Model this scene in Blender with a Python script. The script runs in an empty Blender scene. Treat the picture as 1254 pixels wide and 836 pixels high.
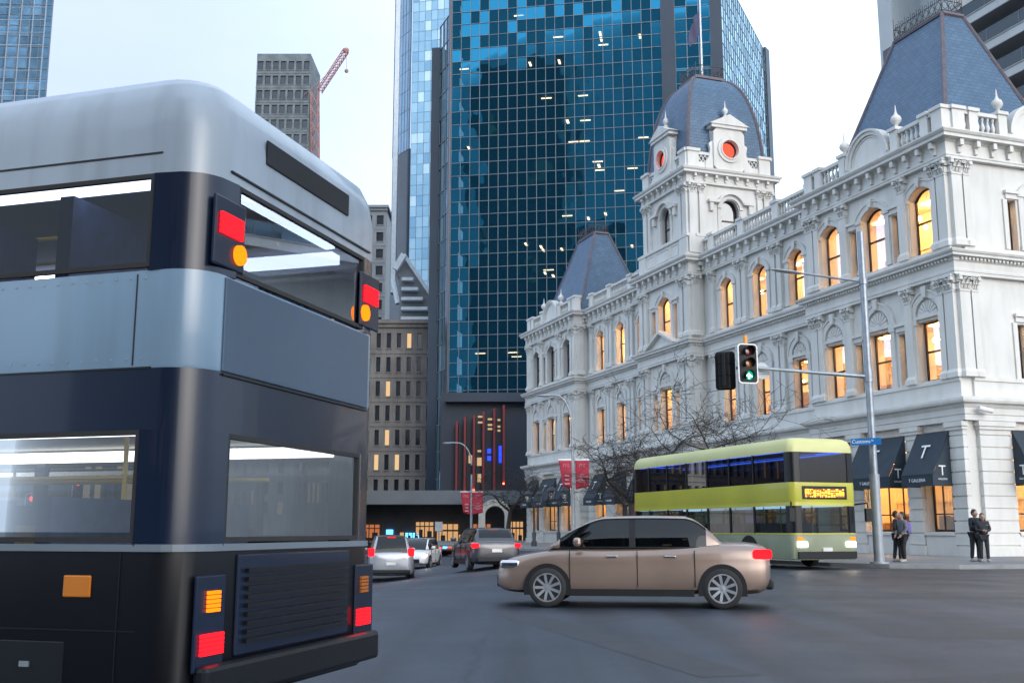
import bpy, bmesh, math, random
from mathutils import Vector, Matrix
random.seed(7)
R = math.radians
scene = bpy.context.scene
C = scene.collection
PI = math.pi

# ---------------------------------------------------------------- camera, sky, sun, exposure
PITCH = math.atan(230 / 1310.0)
CAMZ = 1.25
cd = bpy.data.cameras.new('camera'); cam = bpy.data.objects.new('camera', cd); C.objects.link(cam)
cd.sensor_width = 36; cd.lens = 36 * 1310 / 1254.0
cam.location = (0, 0, CAMZ); cam.rotation_euler = (PI / 2 + PITCH, 0, 0)
cd.clip_start = 0.05; cd.clip_end = 4000
scene.camera = cam

w = bpy.data.worlds.new('World'); scene.world = w; w.use_nodes = True
nt = w.node_tree; nt.nodes.clear()
sky = nt.nodes.new('ShaderNodeTexSky'); sky.sky_type = 'NISHITA'; sky.sun_disc = False
SUN_EL, SUN_AZ = R(20), R(150)
sky.sun_elevation = SUN_EL; sky.sun_rotation = SUN_AZ
sky.air_density = 1.0; sky.dust_density = 4.0; sky.ozone_density = 1.0
hs = nt.nodes.new('ShaderNodeHueSaturation'); hs.inputs['Saturation'].default_value = 0.42
mixc = nt.nodes.new('ShaderNodeMix'); mixc.data_type = 'RGBA'
mixc.inputs['Factor'].default_value = 0.55
tc = nt.nodes.new('ShaderNodeTexCoord'); mp = nt.nodes.new('ShaderNodeMapping'); mp.inputs['Scale'].default_value = (1, 1, 2.6)
nz = nt.nodes.new('ShaderNodeTexNoise'); nz.inputs['Scale'].default_value = 2.2; nz.inputs['Detail'].default_value = 5
cr = nt.nodes.new('ShaderNodeValToRGB')
cr.color_ramp.elements[0].position = 0.3; cr.color_ramp.elements[0].color = (6.9, 9.2, 12.2, 1)
cr.color_ramp.elements[1].position = 0.75; cr.color_ramp.elements[1].color = (9.4, 11.4, 13.9, 1)
bg = nt.nodes.new('ShaderNodeBackground'); bg.inputs['Strength'].default_value = 0.13
wo = nt.nodes.new('ShaderNodeOutputWorld')
L = nt.links.new
L(tc.outputs['Generated'], mp.inputs['Vector']); L(mp.outputs[0], nz.inputs['Vector']); L(nz.outputs['Fac'], cr.inputs['Fac'])
L(sky.outputs[0], hs.inputs['Color']); L(hs.outputs[0], mixc.inputs['A']); L(cr.outputs[0], mixc.inputs['B'])
# a bluer, thinner part of the cloud sheet ahead on the left
nv = nt.nodes.new('ShaderNodeVectorMath'); nv.operation = 'DOT_PRODUCT'; nv.inputs[1].default_value = Vector((-.52, .80, .32)).normalized()
br_ = nt.nodes.new('ShaderNodeMapRange'); br_.interpolation_type = 'SMOOTHSTEP'
br_.inputs['From Min'].default_value = .80; br_.inputs['From Max'].default_value = .99
mb_ = nt.nodes.new('ShaderNodeMix'); mb_.data_type = 'RGBA'; mb_.blend_type = 'MULTIPLY'; mb_.inputs['B'].default_value = (.62, .60, .70, 1)
L(tc.outputs['Generated'], nv.inputs[0]); L(nv.outputs['Value'], br_.inputs['Value']); L(br_.outputs[0], mb_.inputs['Factor'])
L(mixc.outputs['Result'], mb_.inputs['A'])
L(mb_.outputs['Result'], bg.inputs['Color']); L(bg.outputs[0], wo.inputs[0])

sd = bpy.data.lights.new('sun', 'SUN'); sd.energy = 0.5; sd.angle = R(50); sd.color = (1, 0.97, 0.93)
sun = bpy.data.objects.new('sun', sd); C.objects.link(sun)
_dir = Vector((math.sin(SUN_AZ) * math.cos(SUN_EL), math.cos(SUN_AZ) * math.cos(SUN_EL), math.sin(SUN_EL)))
sun.rotation_euler = _dir.to_track_quat('Z', 'Y').to_euler(); sun.location = (20, -20, 60)

scene.view_settings.view_transform = 'Standard'; scene.view_settings.look = 'None'
scene.view_settings.gamma = 1.0; scene.view_settings.use_curve_mapping = False
scene.view_settings.exposure = 0.72
scene.render.engine = 'CYCLES'
scene.cycles.use_denoising = True
scene.cycles.max_bounces = 7; scene.cycles.diffuse_bounces = 3; scene.cycles.glossy_bounces = 4
scene.cycles.transmission_bounces = 4; scene.cycles.transparent_max_bounces = 24
scene.cycles.sample_clamp_indirect = 6.0
scene.cycles.caustics_reflective = False; scene.cycles.caustics_refractive = False

# ---------------------------------------------------------------- materials
def newmat(name):
    m = bpy.data.materials.new(name); m.use_nodes = True
    return m, m.node_tree, m.node_tree.nodes, m.node_tree.links.new

def mat(name, col, rough=0.6, var=0.10, scale=1.5, metal=0.0, bump=0.0, bscale=30, spec=0.5, coat=0.0, streak=0.0, sscale=(5, 5, 0.35)):
    m, t, n, l = newmat(name)
    b = n['Principled BSDF']
    b.inputs['Roughness'].default_value = rough; b.inputs['Metallic'].default_value = metal
    b.inputs['Specular IOR Level'].default_value = spec
    b.inputs['Coat Weight'].default_value = coat; b.inputs['Coat Roughness'].default_value = 0.05
    co = n.new('ShaderNodeTexCoord')
    z = n.new('ShaderNodeTexNoise'); z.inputs['Scale'].default_value = scale; z.inputs['Detail'].default_value = 6
    l(co.outputs['Object'], z.inputs['Vector'])
    r = n.new('ShaderNodeValToRGB')
    r.color_ramp.elements[0].position = 0.3; r.color_ramp.elements[1].position = 0.7
    r.color_ramp.elements[0].color = [c * (1 - var) for c in col] + [1]
    r.color_ramp.elements[1].color = [min(1, c * (1 + var)) for c in col] + [1]
    l(z.outputs['Fac'], r.inputs['Fac'])
    out = r.outputs[0]
    if streak:
        mp = n.new('ShaderNodeMapping'); mp.inputs['Scale'].default_value = sscale
        z2 = n.new('ShaderNodeTexNoise'); z2.inputs['Scale'].default_value = 1.0; z2.inputs['Detail'].default_value = 4
        r2 = n.new('ShaderNodeValToRGB'); r2.color_ramp.elements[0].position = 0.34; r2.color_ramp.elements[1].position = 0.56
        g = 1 - streak
        r2.color_ramp.elements[0].color = (g, g, g * 0.98, 1); r2.color_ramp.elements[1].color = (1, 1, 1, 1)
        mx = n.new('ShaderNodeMix'); mx.data_type = 'RGBA'; mx.blend_type = 'MULTIPLY'; mx.inputs['Factor'].default_value = 1
        l(co.outputs['Object'], mp.inputs[0]); l(mp.outputs[0], z2.inputs['Vector']); l(z2.outputs['Fac'], r2.inputs['Fac'])
        l(out, mx.inputs['A']); l(r2.outputs[0], mx.inputs['B']); out = mx.outputs['Result']
    l(out, b.inputs['Base Color'])
    if bump:
        z3 = n.new('ShaderNodeTexNoise'); z3.inputs['Scale'].default_value = bscale; z3.inputs['Detail'].default_value = 5
        l(co.outputs['Object'], z3.inputs['Vector'])
        bp = n.new('ShaderNodeBump'); bp.inputs['Strength'].default_value = bump; bp.inputs['Distance'].default_value = 0.02
        l(z3.outputs['Fac'], bp.inputs['Height']); l(bp.outputs[0], b.inputs['Normal'])
    return m

def emit(name, col, s):
    m, t, n, l = newmat(name); n.clear()
    e = n.new('ShaderNodeEmission'); e.inputs[0].default_value = (*col, 1); e.inputs[1].default_value = s
    o = n.new('ShaderNodeOutputMaterial'); l(e.outputs[0], o.inputs[0]); return m

def glass(name, tint, refl=(1, 1, 1), ior=1.5, rough=0.01, wob=0.0, wscale=0.4, gain=1.0):
    m, t, n, l = newmat(name); n.clear()
    tr = n.new('ShaderNodeBsdfTransparent'); tr.inputs[0].default_value = (*tint, 1)
    g = n.new('ShaderNodeBsdfGlossy'); g.inputs['Color'].default_value = (*refl, 1); g.inputs['Roughness'].default_value = rough
    f = n.new('ShaderNodeFresnel'); f.inputs['IOR'].default_value = ior
    mx = n.new('ShaderNodeMixShader'); o = n.new('ShaderNodeOutputMaterial')
    if gain != 1.0:
        mu = n.new('ShaderNodeMath'); mu.operation = 'MULTIPLY'; mu.inputs[1].default_value = gain; mu.use_clamp = True
        l(f.outputs[0], mu.inputs[0]); l(mu.outputs[0], mx.inputs[0])
    else:
        l(f.outputs[0], mx.inputs[0])
    if wob:
        co = n.new('ShaderNodeTexCoord'); z = n.new('ShaderNodeTexNoise'); z.inputs['Scale'].default_value = wscale
        z.inputs['Detail'].default_value = 2
        bp = n.new('ShaderNodeBump'); bp.inputs['Strength'].default_value = wob; bp.inputs['Distance'].default_value = 0.3
        l(co.outputs['Object'], z.inputs['Vector']); l(z.outputs['Fac'], bp.inputs['Height']); l(bp.outputs[0], g.inputs['Normal'])
    l(tr.outputs[0], mx.inputs[1]); l(g.outputs[0], mx.inputs[2]); l(mx.outputs[0], o.inputs[0])
    return m

def towerglass(name, tint, diff, fd, refl, ior, gain, wob, wscale):
    m = glass(name, tint, refl, ior, .01, wob, wscale, gain); n = m.node_tree.nodes; l = m.node_tree.links.new
    tr = [k for k in n if k.type == 'BSDF_TRANSPARENT'][0]; mx = [k for k in n if k.type == 'MIX_SHADER'][0]
    d = n.new('ShaderNodeBsdfDiffuse'); d.inputs[0].default_value = (*diff, 1)
    m2 = n.new('ShaderNodeMixShader'); m2.inputs[0].default_value = fd
    l(tr.outputs[0], m2.inputs[1]); l(d.outputs[0], m2.inputs[2]); l(m2.outputs[0], mx.inputs[1]); return m
def brickmat(name, c1, c2, mortar, bw, bh, mort=0.02, rough=0.6, uv=True, bump=0.5):
    m, t, n, l = newmat(name); b = n['Principled BSDF']; b.inputs['Roughness'].default_value = rough
    co = n.new('ShaderNodeTexCoord'); br = n.new('ShaderNodeTexBrick')
    br.inputs['Color1'].default_value = (*c1, 1); br.inputs['Color2'].default_value = (*c2, 1); br.inputs['Mortar'].default_value = (*mortar, 1)
    br.inputs['Scale'].default_value = 1; br.inputs['Brick Width'].default_value = bw; br.inputs['Row Height'].default_value = bh
    br.inputs['Mortar Size'].default_value = mort; br.inputs['Bias'].default_value = 0
    l(co.outputs['UV' if uv else 'Object'], br.inputs['Vector'])
    z = n.new('ShaderNodeTexNoise'); z.inputs['Scale'].default_value = 1.2; z.inputs['Detail'].default_value = 5
    l(co.outputs['Object'], z.inputs['Vector'])
    r2 = n.new('ShaderNodeValToRGB'); r2.color_ramp.elements[0].color = (.72, .72, .74, 1); r2.color_ramp.elements[1].color = (1.15, 1.15, 1.12, 1)
    l(z.outputs['Fac'], r2.inputs['Fac'])
    mx = n.new('ShaderNodeMix'); mx.data_type = 'RGBA'; mx.blend_type = 'MULTIPLY'; mx.inputs['Factor'].default_value = 1
    l(br.outputs['Color'], mx.inputs['A']); l(r2.outputs[0], mx.inputs['B']); l(mx.outputs['Result'], b.inputs['Base Color'])
    bp = n.new('ShaderNodeBump'); bp.inputs['Strength'].default_value = bump; bp.inputs['Distance'].default_value = 0.02; bp.invert = True
    l(br.outputs['Fac'], bp.inputs['Height']); l(bp.outputs[0], b.inputs['Normal'])
    return m

M = {}
M['stucco'] = mat('white painted stucco', (.66, .648, .62), .62, .05, .5, bump=.05, bscale=9, streak=.085, sscale=(2.0, 2.0, .45))
M['slate'] = brickmat('blue grey slate', (.058, .118, .20), (.080, .150, .245), (.035, .06, .10), .40, .22, .014, .45)
M['lead'] = mat('oxidised hip lead', (.12, .095, .11), .5, .2, 3)
M['sash'] = mat('maroon sash paint', (.03, .012, .012), .35, .1)
M['sashglass'] = glass('sash glass', (.95, .96, .97), ior=1.42, gain=.6)
M['room'] = mat('warm room plaster', (.72, .58, .40), .8, .08, .7)
M['roomfloor'] = mat('room floor boards', (.30, .19, .10), .5, .15, 2)
M['stock'] = mat('dark shop stock', (.05, .035, .03), .7, .5, 4)
M['stock2'] = mat('tan shop stock', (.38, .20, .08), .7, .4, 4)
M['lampwarm'] = emit('warm ceiling lamp', (1, .54, .17), 27)
M['bulb'] = emit('pendant bulb', (1, .66, .32), 60)
M['iron'] = mat('black ironwork', (.015, .02, .03), .45, .2, 4)
M['awn'] = mat('navy awning canvas', (.018, .032, .048), .7, .15, 2, bump=.1, bscale=200)
M['white'] = mat('white paint', (.8, .8, .8), .5, .03)
M['redglow'] = emit('red lit oculus glass', (1, .10, .055), 1.0)
def asphalt():
    m, t, n, l = newmat('asphalt'); b = n['Principled BSDF']
    co = n.new('ShaderNodeTexCoord')
    def noise(sc, det=5, st=None):
        z = n.new('ShaderNodeTexNoise'); z.inputs['Scale'].default_value = sc; z.inputs['Detail'].default_value = det
        if st:
            mp = n.new('ShaderNodeMapping'); mp.inputs['Scale'].default_value = st; mp.inputs['Rotation'].default_value = (0, 0, R(19.6)); l(co.outputs['Object'], mp.inputs[0]); l(mp.outputs[0], z.inputs['Vector'])
        else: l(co.outputs['Object'], z.inputs['Vector'])
        return z
    def ramp(z, p0, c0, p1, c1):
        r = n.new('ShaderNodeValToRGB'); r.color_ramp.elements[0].position = p0; r.color_ramp.elements[1].position = p1
        r.color_ramp.elements[0].color = (*c0, 1); r.color_ramp.elements[1].color = (*c1, 1); l(z.outputs['Fac'], r.inputs['Fac']); return r
    def mul(a, c):
        mx = n.new('ShaderNodeMix'); mx.data_type = 'RGBA'; mx.blend_type = 'MULTIPLY'; mx.inputs['Factor'].default_value = 1; l(a, mx.inputs['A']); l(c, mx.inputs['B']); return mx.outputs['Result']
    base = ramp(noise(.18), .35, (.014, .021, .033), .68, (.031, .041, .058)).outputs[0]
    base = mul(base, ramp(noise(1, 4, (1.3, .05, 1)), .40, (.58, .58, .58), .58, (1.12, 1.12, 1.12)).outputs[0])     # wheel tracks along the street
    base = mul(base, ramp(noise(45, 3), .35, (.6, .6, .6), .7, (1.35, 1.35, 1.35)).outputs[0])                     # chippings
    v = n.new('ShaderNodeTexVoronoi'); v.feature = 'DISTANCE_TO_EDGE'; v.inputs['Scale'].default_value = .33; 
    zz = noise(1.3); ad = n.new('ShaderNodeMix'); ad.data_type = 'VECTOR'; ad.inputs['Factor'].default_value = .35
    l(co.outputs['Object'], ad.inputs['A']); l(zz.outputs['Color'], ad.inputs['B']); l(ad.outputs['Result'], v.inputs['Vector'])
    r = n.new('ShaderNodeValToRGB'); r.color_ramp.elements[0].position = .0; r.color_ramp.elements[1].position = .008; r.color_ramp.elements[0].color = (.45, .45, .45, 1); l(v.outputs['Distance'], r.inputs['Fac'])
    base = mul(base, r.outputs[0]); l(base, b.inputs['Base Color'])
    rr = n.new('ShaderNodeMapRange'); rr.inputs['To Min'].default_value = .34; rr.inputs['To Max'].default_value = .62; l(noise(.5).outputs['Fac'], rr.inputs['Value']); l(rr.outputs[0], b.inputs['Roughness'])
    bp = n.new('ShaderNodeBump'); bp.inputs['Strength'].default_value = .5; bp.inputs['Distance'].default_value = .012; l(noise(70, 3).outputs['Fac'], bp.inputs['Height']); l(bp.outputs[0], b.inputs['Normal'])
    return m
M['asphalt'] = asphalt()
M['footpath'] = mat('grey basalt paving', (.17, .175, .18), .6, .15, .6, bump=.2, bscale=12)
M['kerb'] = mat('kerb stone', (.25, .25, .25), .7, .15, 2)
M['linepaint'] = mat('worn line paint', (.5, .5, .5), .6, .3, 6)
M['galv'] = mat('galvanised steel', (.27, .30, .34), .42, .15, 6, metal=.6)
M['paintgrey'] = mat('grey pole paint', (.30, .33, .36), .4, .1, 3, metal=.2)
M['black'] = mat('black plastic', (.010, .011, .013), .5, .2, 5, spec=.25)
M['rubber'] = mat('tyre rubber', (.015, .015, .016), .8, .2, 8)
M['bark'] = mat('grey bark', (.030, .025, .023), .85, .3, 5, bump=.6, bscale=20)
M['banner'] = mat('crimson banner cloth', (.42, .028, .055), .75, .1, 2)
M['darkglass'] = glass('dark car glass', (.08, .10, .11), ior=1.5)
M['redlamp'] = emit('lit tail lamp', (1, .008, .014), 2.2)
M['amberlamp'] = emit('lit amber lamp', (1, .17, .005), 1.7)
M['headlamp'] = emit('lit headlamp', (1, .93, .78), 9.0)
M['chrome'] = mat('bright metal', (.7, .7, .72), .15, .02, metal=1)

# ---------------------------------------------------------------- mesh builder
class MB:
    def __init__(s, fr=None):
        s.v = []; s.f = []; s.m = []; s.uv = {}; s.fr = fr or (lambda a, b, c: (a, b, c)); s.cur = 0
    def add(s, vs, fs, uvs=None):
        k = len(s.v); s.v += [s.fr(*p) for p in vs]
        for i, f in enumerate(fs):
            if uvs: s.uv[len(s.f)] = uvs[i]
            s.f.append([k + j for j in f]); s.m.append(s.cur)
    def box(s, a0, a1, b0, b1, c0, c1):
        s.add([(a0, b0, c0), (a1, b0, c0), (a1, b1, c0), (a0, b1, c0), (a0, b0, c1), (a1, b0, c1), (a1, b1, c1), (a0, b1, c1)],
              [(0, 3, 2, 1), (4, 5, 6, 7), (0, 1, 5, 4), (1, 2, 6, 5), (2, 3, 7, 6), (3, 0, 4, 7)])
    def frustum(s, A, za, B, zb):   # A, B = (a0,a1,b0,b1)
        s.add([(A[0], A[2], za), (A[1], A[2], za), (A[1], A[3], za), (A[0], A[3], za), (B[0], B[2], zb), (B[1], B[2], zb), (B[1], B[3], zb), (B[0], B[3], zb)],
              [(0, 3, 2, 1), (4, 5, 6, 7), (0, 1, 5, 4), (1, 2, 6, 5), (2, 3, 7, 6), (3, 0, 4, 7)])
    def prism(s, poly, d0, d1):     # poly in (a, c), extruded along b
        n = len(poly)
        s.add([(a, d0, c) for a, c in poly] + [(a, d1, c) for a, c in poly],
              [tuple(range(n)), tuple(range(2 * n - 1, n - 1, -1))] + [(i, i + n, (i + 1) % n + n, (i + 1) % n) for i in range(n)])
    def prismz(s, poly, z0, z1):    # poly in (a, b), extruded along c
        n = len(poly)
        s.add([(a, b, z0) for a, b in poly] + [(a, b, z1) for a, b in poly],
              [tuple(range(n)), tuple(range(2 * n - 1, n - 1, -1))] + [(i, i + n, (i + 1) % n + n, (i + 1) % n) for i in range(n)])
    def prisma(s, poly, a0, a1):    # poly in (b, c), extruded along a
        n = len(poly)
        s.add([(a0, b, c) for b, c in poly] + [(a1, b, c) for b, c in poly],
              [tuple(range(n)), tuple(range(2 * n - 1, n - 1, -1))] + [(i, i + n, (i + 1) % n + n, (i + 1) % n) for i in range(n)])
    def arc(s, uc, zc, r0, r1, a0, a1, d0, d1, n=12):   # flat ring sector in the a-c plane
        for i in range(n):
            t0 = a0 + (a1 - a0) * i / n; t1 = a0 + (a1 - a0) * (i + 1) / n
            q = [(uc + r * math.cos(t), zc + r * math.sin(t)) for r, t in ((r0, t0), (r1, t0), (r1, t1), (r0, t1))]
            s.prism(q, d0, d1)
    def lathe(s, cx, cy, prof, n=10):    # prof (r, z) about the c axis
        k = []
        for r, z in prof:
            k.append([(cx + r * math.cos(2 * PI * i / n), cy + r * math.sin(2 * PI * i / n), z) for i in range(n)])
        vs = [p for ring in k for p in ring]; fs = []
        for j in range(len(prof) - 1):
            for i in range(n):
                fs.append((j * n + i, j * n + (i + 1) % n, (j + 1) * n + (i + 1) % n, (j + 1) * n + i))
        fs.append(tuple(range(n - 1, -1, -1))); fs.append(tuple((len(prof) - 1) * n + i for i in range(n)))
        s.add(vs, fs)
    def tube(s, pts, rad, n=8, cap=True):
        pts = [Vector(p) for p in pts]
        if not hasattr(rad, '__len__'): rad = [rad] * len(pts)
        vs = []; fs = []; up = None
        for i, p in enumerate(pts):
            d = (pts[min(i + 1, len(pts) - 1)] - pts[max(i - 1, 0)]).normalized()
            if up is None: up = d.orthogonal().normalized()
            up = (up - d * up.dot(d));
            up = up.normalized() if up.length > 1e-6 else d.orthogonal().normalized()
            sd = d.cross(up)
            for k in range(n):
                a = 2 * PI * k / n
                vs.append(tuple(p + (up * math.cos(a) + sd * math.sin(a)) * rad[i]))
        for i in range(len(pts) - 1):
            for k in range(n):
                fs.append((i * n + k, i * n + (k + 1) % n, (i + 1) * n + (k + 1) % n, (i + 1) * n + k))
        if cap:
            fs.append(tuple(range(n - 1, -1, -1))); fs.append(tuple((len(pts) - 1) * n + k for k in range(n)))
        s.add(vs, fs)
    def ball(s, c, r, n=8, m=6, sc=(1, 1, 1)):
        vs = []; fs = []
        for j in range(m + 1):
            t = PI * j / m
            for i in range(n):
                a = 2 * PI * i / n
                vs.append((c[0] + r * sc[0] * math.sin(t) * math.cos(a), c[1] + r * sc[1] * math.sin(t) * math.sin(a), c[2] + r * sc[2] * math.cos(t)))
        for j in range(m):
            for i in range(n):
                fs.append((j * n + i, j * n + (i + 1) % n, (j + 1) * n + (i + 1) % n, (j + 1) * n + i))
        s.add(vs, fs)
    def sweep(s, path, prof, closed_prof=True):
        # path [(a,b)], outward side to the right of travel; prof [(out, z)]
        n = len(path); mit = []
        for i in range(n):
            p = Vector(path[i]); d0 = (p - Vector(path[i - 1])).normalized() if i else None
            d1 = (Vector(path[i + 1]) - p).normalized() if i < n - 1 else None
            n0 = Vector((d0.y, -d0.x)) if d0 else None; n1 = Vector((d1.y, -d1.x)) if d1 else None
            if n0 and n1:
                b = (n0 + n1).normalized(); mit.append(b / max(0.2, b.dot(n0)))
            else: mit.append(n0 or n1)
        k = len(prof); vs = []; fs = []
        for i in range(n):
            for o, z in prof:
                vs.append((path[i][0] + mit[i].x * o, path[i][1] + mit[i].y * o, z))
        for i in range(n - 1):
            for j in range(k if closed_prof else k - 1):
                fs.append((i * k + j, (i + 1) * k + j, (i + 1) * k + (j + 1) % k, i * k + (j + 1) % k))
        if closed_prof:
            fs.append(tuple(range(k))); fs.append(tuple((n - 1) * k + j for j in range(k - 1, -1, -1)))
        s.add(vs, fs)
    def build(s, name, mats, parent=None, smooth=False, loc=None, rot=None, kind=None, bevel=0):
        me = bpy.data.meshes.new(name); me.from_pydata(s.v, [], s.f)
        if not isinstance(mats, (list, tuple)): mats = [mats]
        for m in mats: me.materials.append(m)
        if len(mats) > 1: me.polygons.foreach_set('material_index', s.m)
        if s.uv:
            ul = me.uv_layers.new(name='UVMap')
            for fi, uvs in s.uv.items():
                for li, uv in zip(me.polygons[fi].loop_indices, uvs): ul.data[li].uv = uv
        bm = bmesh.new(); bm.from_mesh(me)
        bmesh.ops.recalc_face_normals(bm, faces=bm.faces)
        bm.to_mesh(me); bm.free()
        if smooth:
            me.polygons.foreach_set('use_smooth', [True] * len(me.polygons))
            try: me.set_sharp_from_angle(angle=R(40))
            except Exception: pass
        o = bpy.data.objects.new(name, me); C.objects.link(o)
        if parent: o.parent = parent
        if loc is not None: o.location = loc
        if rot is not None: o.rotation_euler = rot
        if kind: o['kind'] = kind
        if bevel:
            bv = o.modifiers.new('bevel', 'BEVEL'); bv.width = bevel; bv.segments = 2; bv.limit_method = 'ANGLE'
        return o

def tag(o, label, cat, group=None):
    o['label'] = label; o['category'] = cat
    if group: o['group'] = group
    return o

def thing(name, label, cat, loc=(0, 0, 0), rz=0, group=None):
    o = bpy.data.objects.new(name, None); C.objects.link(o); o.empty_display_size = .3
    o.location = loc; o.rotation_euler = (0, 0, rz)
    return tag(o, label, cat, group)

def copy_tree(o, parent=None):
    c = o.copy(); C.objects.link(c)
    if parent: c.parent = parent
    for ch in list(o.children): copy_tree(ch, c)
    return c

_txt = {}
def text(name, s, size, m, parent, loc, rot, depth=.01, align='CENTER', shear=0.0, sx=1.0):
    cu = bpy.data.curves.new(name, 'FONT'); cu.body = s; cu.size = size; cu.extrude = depth
    cu.align_x = align; cu.align_y = 'CENTER'; cu.shear = shear; cu.resolution_u = 3
    key = (s, size, depth, align)
    if key not in _txt:
        tmp = bpy.data.objects.new('tmp', cu); C.objects.link(tmp)
        _txt[key] = bpy.data.meshes.new_from_object(tmp.evaluated_get(bpy.context.evaluated_depsgraph_get()))
        bpy.data.objects.remove(tmp)
    me = _txt[key].copy(); me.name = name; me.materials.clear(); me.materials.append(m)
    bpy.data.curves.remove(cu)
    o = bpy.data.objects.new(name, me); C.objects.link(o); o.parent = parent
    o.location = loc; o.rotation_euler = rot; o.scale = (sx, 1, 1)
    return o

def pix(px, py, Y):     # a point of the photograph (1254 wide) at a given distance
    a = (px - 627) / 1310.0; b = (418 - py) / 1310.0
    c, s_ = math.cos(PITCH), math.sin(PITCH)
    d = Vector((a, c - b * s_, s_ + b * c))
    return Vector((0, 0, CAMZ)) + d * (Y / d.y)
# ================================================================ ground
def sstep(a, b, x):
    t = min(1, max(0, (x - a) / (b - a))); return t * t * (3 - 2 * t)
def ground_z(x, y):          # the street falls away gently to the left, beyond the junction
    return -.8 * sstep(1.0, -6.0, x) * sstep(18, 42, y)
def ground_sheet():
    xs = [-900, -300, -100, -40, -20, -12] + [-10 + .5 * i for i in range(25)] + [4, 8, 20, 60, 300, 900]
    ys = [-300, -60, 0, 10, 16] + [18 + 1.5 * i for i in range(20)] + [50, 60, 80, 120, 200, 500, 2500]
    m = MB(); ny = len(ys)
    m.add([(x, y, ground_z(x, y)) for x in xs for y in ys], [(i * ny + j, (i + 1) * ny + j, (i + 1) * ny + j + 1, i * ny + j + 1) for i in range(len(xs) - 1) for j in range(ny - 1)])
    o = m.build('road', M['asphalt'], kind='structure'); return o
ground_sheet()

FA = R(-19.6)
O = Vector((19.56, 46.0, 0)); U = Vector((math.sin(FA), math.cos(FA), 0)); V = Vector((math.cos(FA), -math.sin(FA), 0))
HRZ = R(-70.4)
def loc(t, v, z=0.0):        # t along the long front (away from us), v into the building
    p = O + U * t + V * v; return Vector((p.x, p.y, z))
FPZ = 0.13                   # footpath height

fp = MB()
edge = [(-9.0, 60), (-9.0, -6.5), (-8.6, -8.6), (-7.2, -10.2), (-5.0, -10.9), (70, -10.9), (70, 60)]
inner = [(-8.7, 60), (-8.7, -6.45), (-8.35, -8.45), (-7.05, -9.95), (-4.95, -10.6), (70, -10.6), (70, 60)]
fp.prismz([loc(a, b).xy[:] for a, b in inner], -0.02, FPZ)
fp.build('footpath', M['footpath'], kind='structure')
kb = MB()
for i in range(len(edge) - 2):
    q = [loc(*edge[i]).xy[:], loc(*edge[i + 1]).xy[:], loc(*inner[i + 1]).xy[:], loc(*inner[i]).xy[:]]
    kb.prismz(q, -0.02, FPZ + 0.004)
kb.build('kerb', M['kerb'], kind='structure')

# ================================================================ the white three storey building
H = thing('heritage_building', 'long white three storey stucco building with warm lit windows, slate roofs and a domed tower', 'building', O, HRZ)
front = lambda u, d, z: (-u, d, z)
wing = lambda u, d, z: (-u, d + 1.0, z)
sidef = lambda u, d, z: (-d, u, z)
L_END, A1, B1, C1, D1 = 53.8, 10.6, 23.6, 30.8, 42.6
PATH = [(-L_END, 5), (-L_END, 0), (-D1, 0), (-D1, 1), (-C1, 1), (-C1, 0), (-B1, 0), (-B1, 1), (-A1, 1), (-A1, 0), (0, 0), (0, 16)]

def wall(mb, u0, u1, z0, z1, ops, th=.5):
    ops = sorted(ops); x = u0
    for (uc, w_, zb, zt, rise) in ops:
        a, b = uc - w_ / 2, uc + w_ / 2
        if a > x: mb.box(x, a, 0, th, z0, z1)
        if zb > z0: mb.box(a, b, 0, th, z0, zb)
        if zt < z1: mb.box(a, b, 0, th, zt, z1)
        if rise:
            r = (w_ * w_ / 4 + rise * rise) / (2 * rise); zc = zt - r
            N = 10
            for i in range(N):
                p0 = a + w_ * i / N; p1 = a + w_ * (i + 1) / N
                h = lambda p: zc + math.sqrt(max(0, r * r - (p - uc) ** 2))
                mb.prism([(p0, h(p0)), (p1, h(p1)), (p1, zt + .003), (p0, zt + .003)], 0, th)
        x = b
    if x < u1: mb.box(x, u1, 0, th, z0, z1)

def window(fr, uc, w_, zb, zt, rise=0.0, d=.36, mid=True, name='sash_window', shop=False):
    f = MB(fr); a, b = uc - w_ / 2, uc + w_ / 2; t = .065
    f.box(a, a + t, d, d + .09, zb, zt - rise); f.box(b - t, b, d, d + .09, zb, zt - rise); f.box(a + t, b - t, d, d + .09, zb, zb + .1)
    if rise:
        r = (w_ * w_ / 4 + rise * rise) / (2 * rise); zc = zt - r; al = math.asin(min(1, w_ / 2 / r))
        f.arc(uc, zc, r - .075, r, PI / 2 - al, PI / 2 + al, d, d + .09, 8)
    else: f.box(a + t, b - t, d, d + .09, zt - t, zt)
    if mid:
        zm = zb + (zt - zb) * .5
        f.box(a + t, b - t, d - .015, d + .08, zm - .04, zm + .04)
    if shop:
        for k in (1, 2):
            x = a + w_ * k / 3; f.box(x - .025, x + .025, d + .01, d + .07, zb + .1, zt - t)
        f.box(a + t, b - t, d + .01, d + .07, zb + .75, zb + .80)
    o = f.build(name, M['sash'], H)
    g = MB(fr)
    if rise:
        poly = [(a + t, zb + .1), (b - t, zb + .1), (b - t, zt - rise)]
        for i in range(1, 8):
            th = PI / 2 - al + 2 * al * i / 8; poly.append((uc + (r - .07) * math.cos(th), zc + (r - .07) * math.sin(th)))
        poly.append((a + t, zt - rise))
    else: poly = [(a + t, zb + .1), (b - t, zb + .1), (b - t, zt - t), (a + t, zt - t)]
    g.add([(p, d + .045, z) for p, z in poly], [tuple(range(len(poly)))])
    g.build('pane', M['sashglass'], o)
    return o

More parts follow.
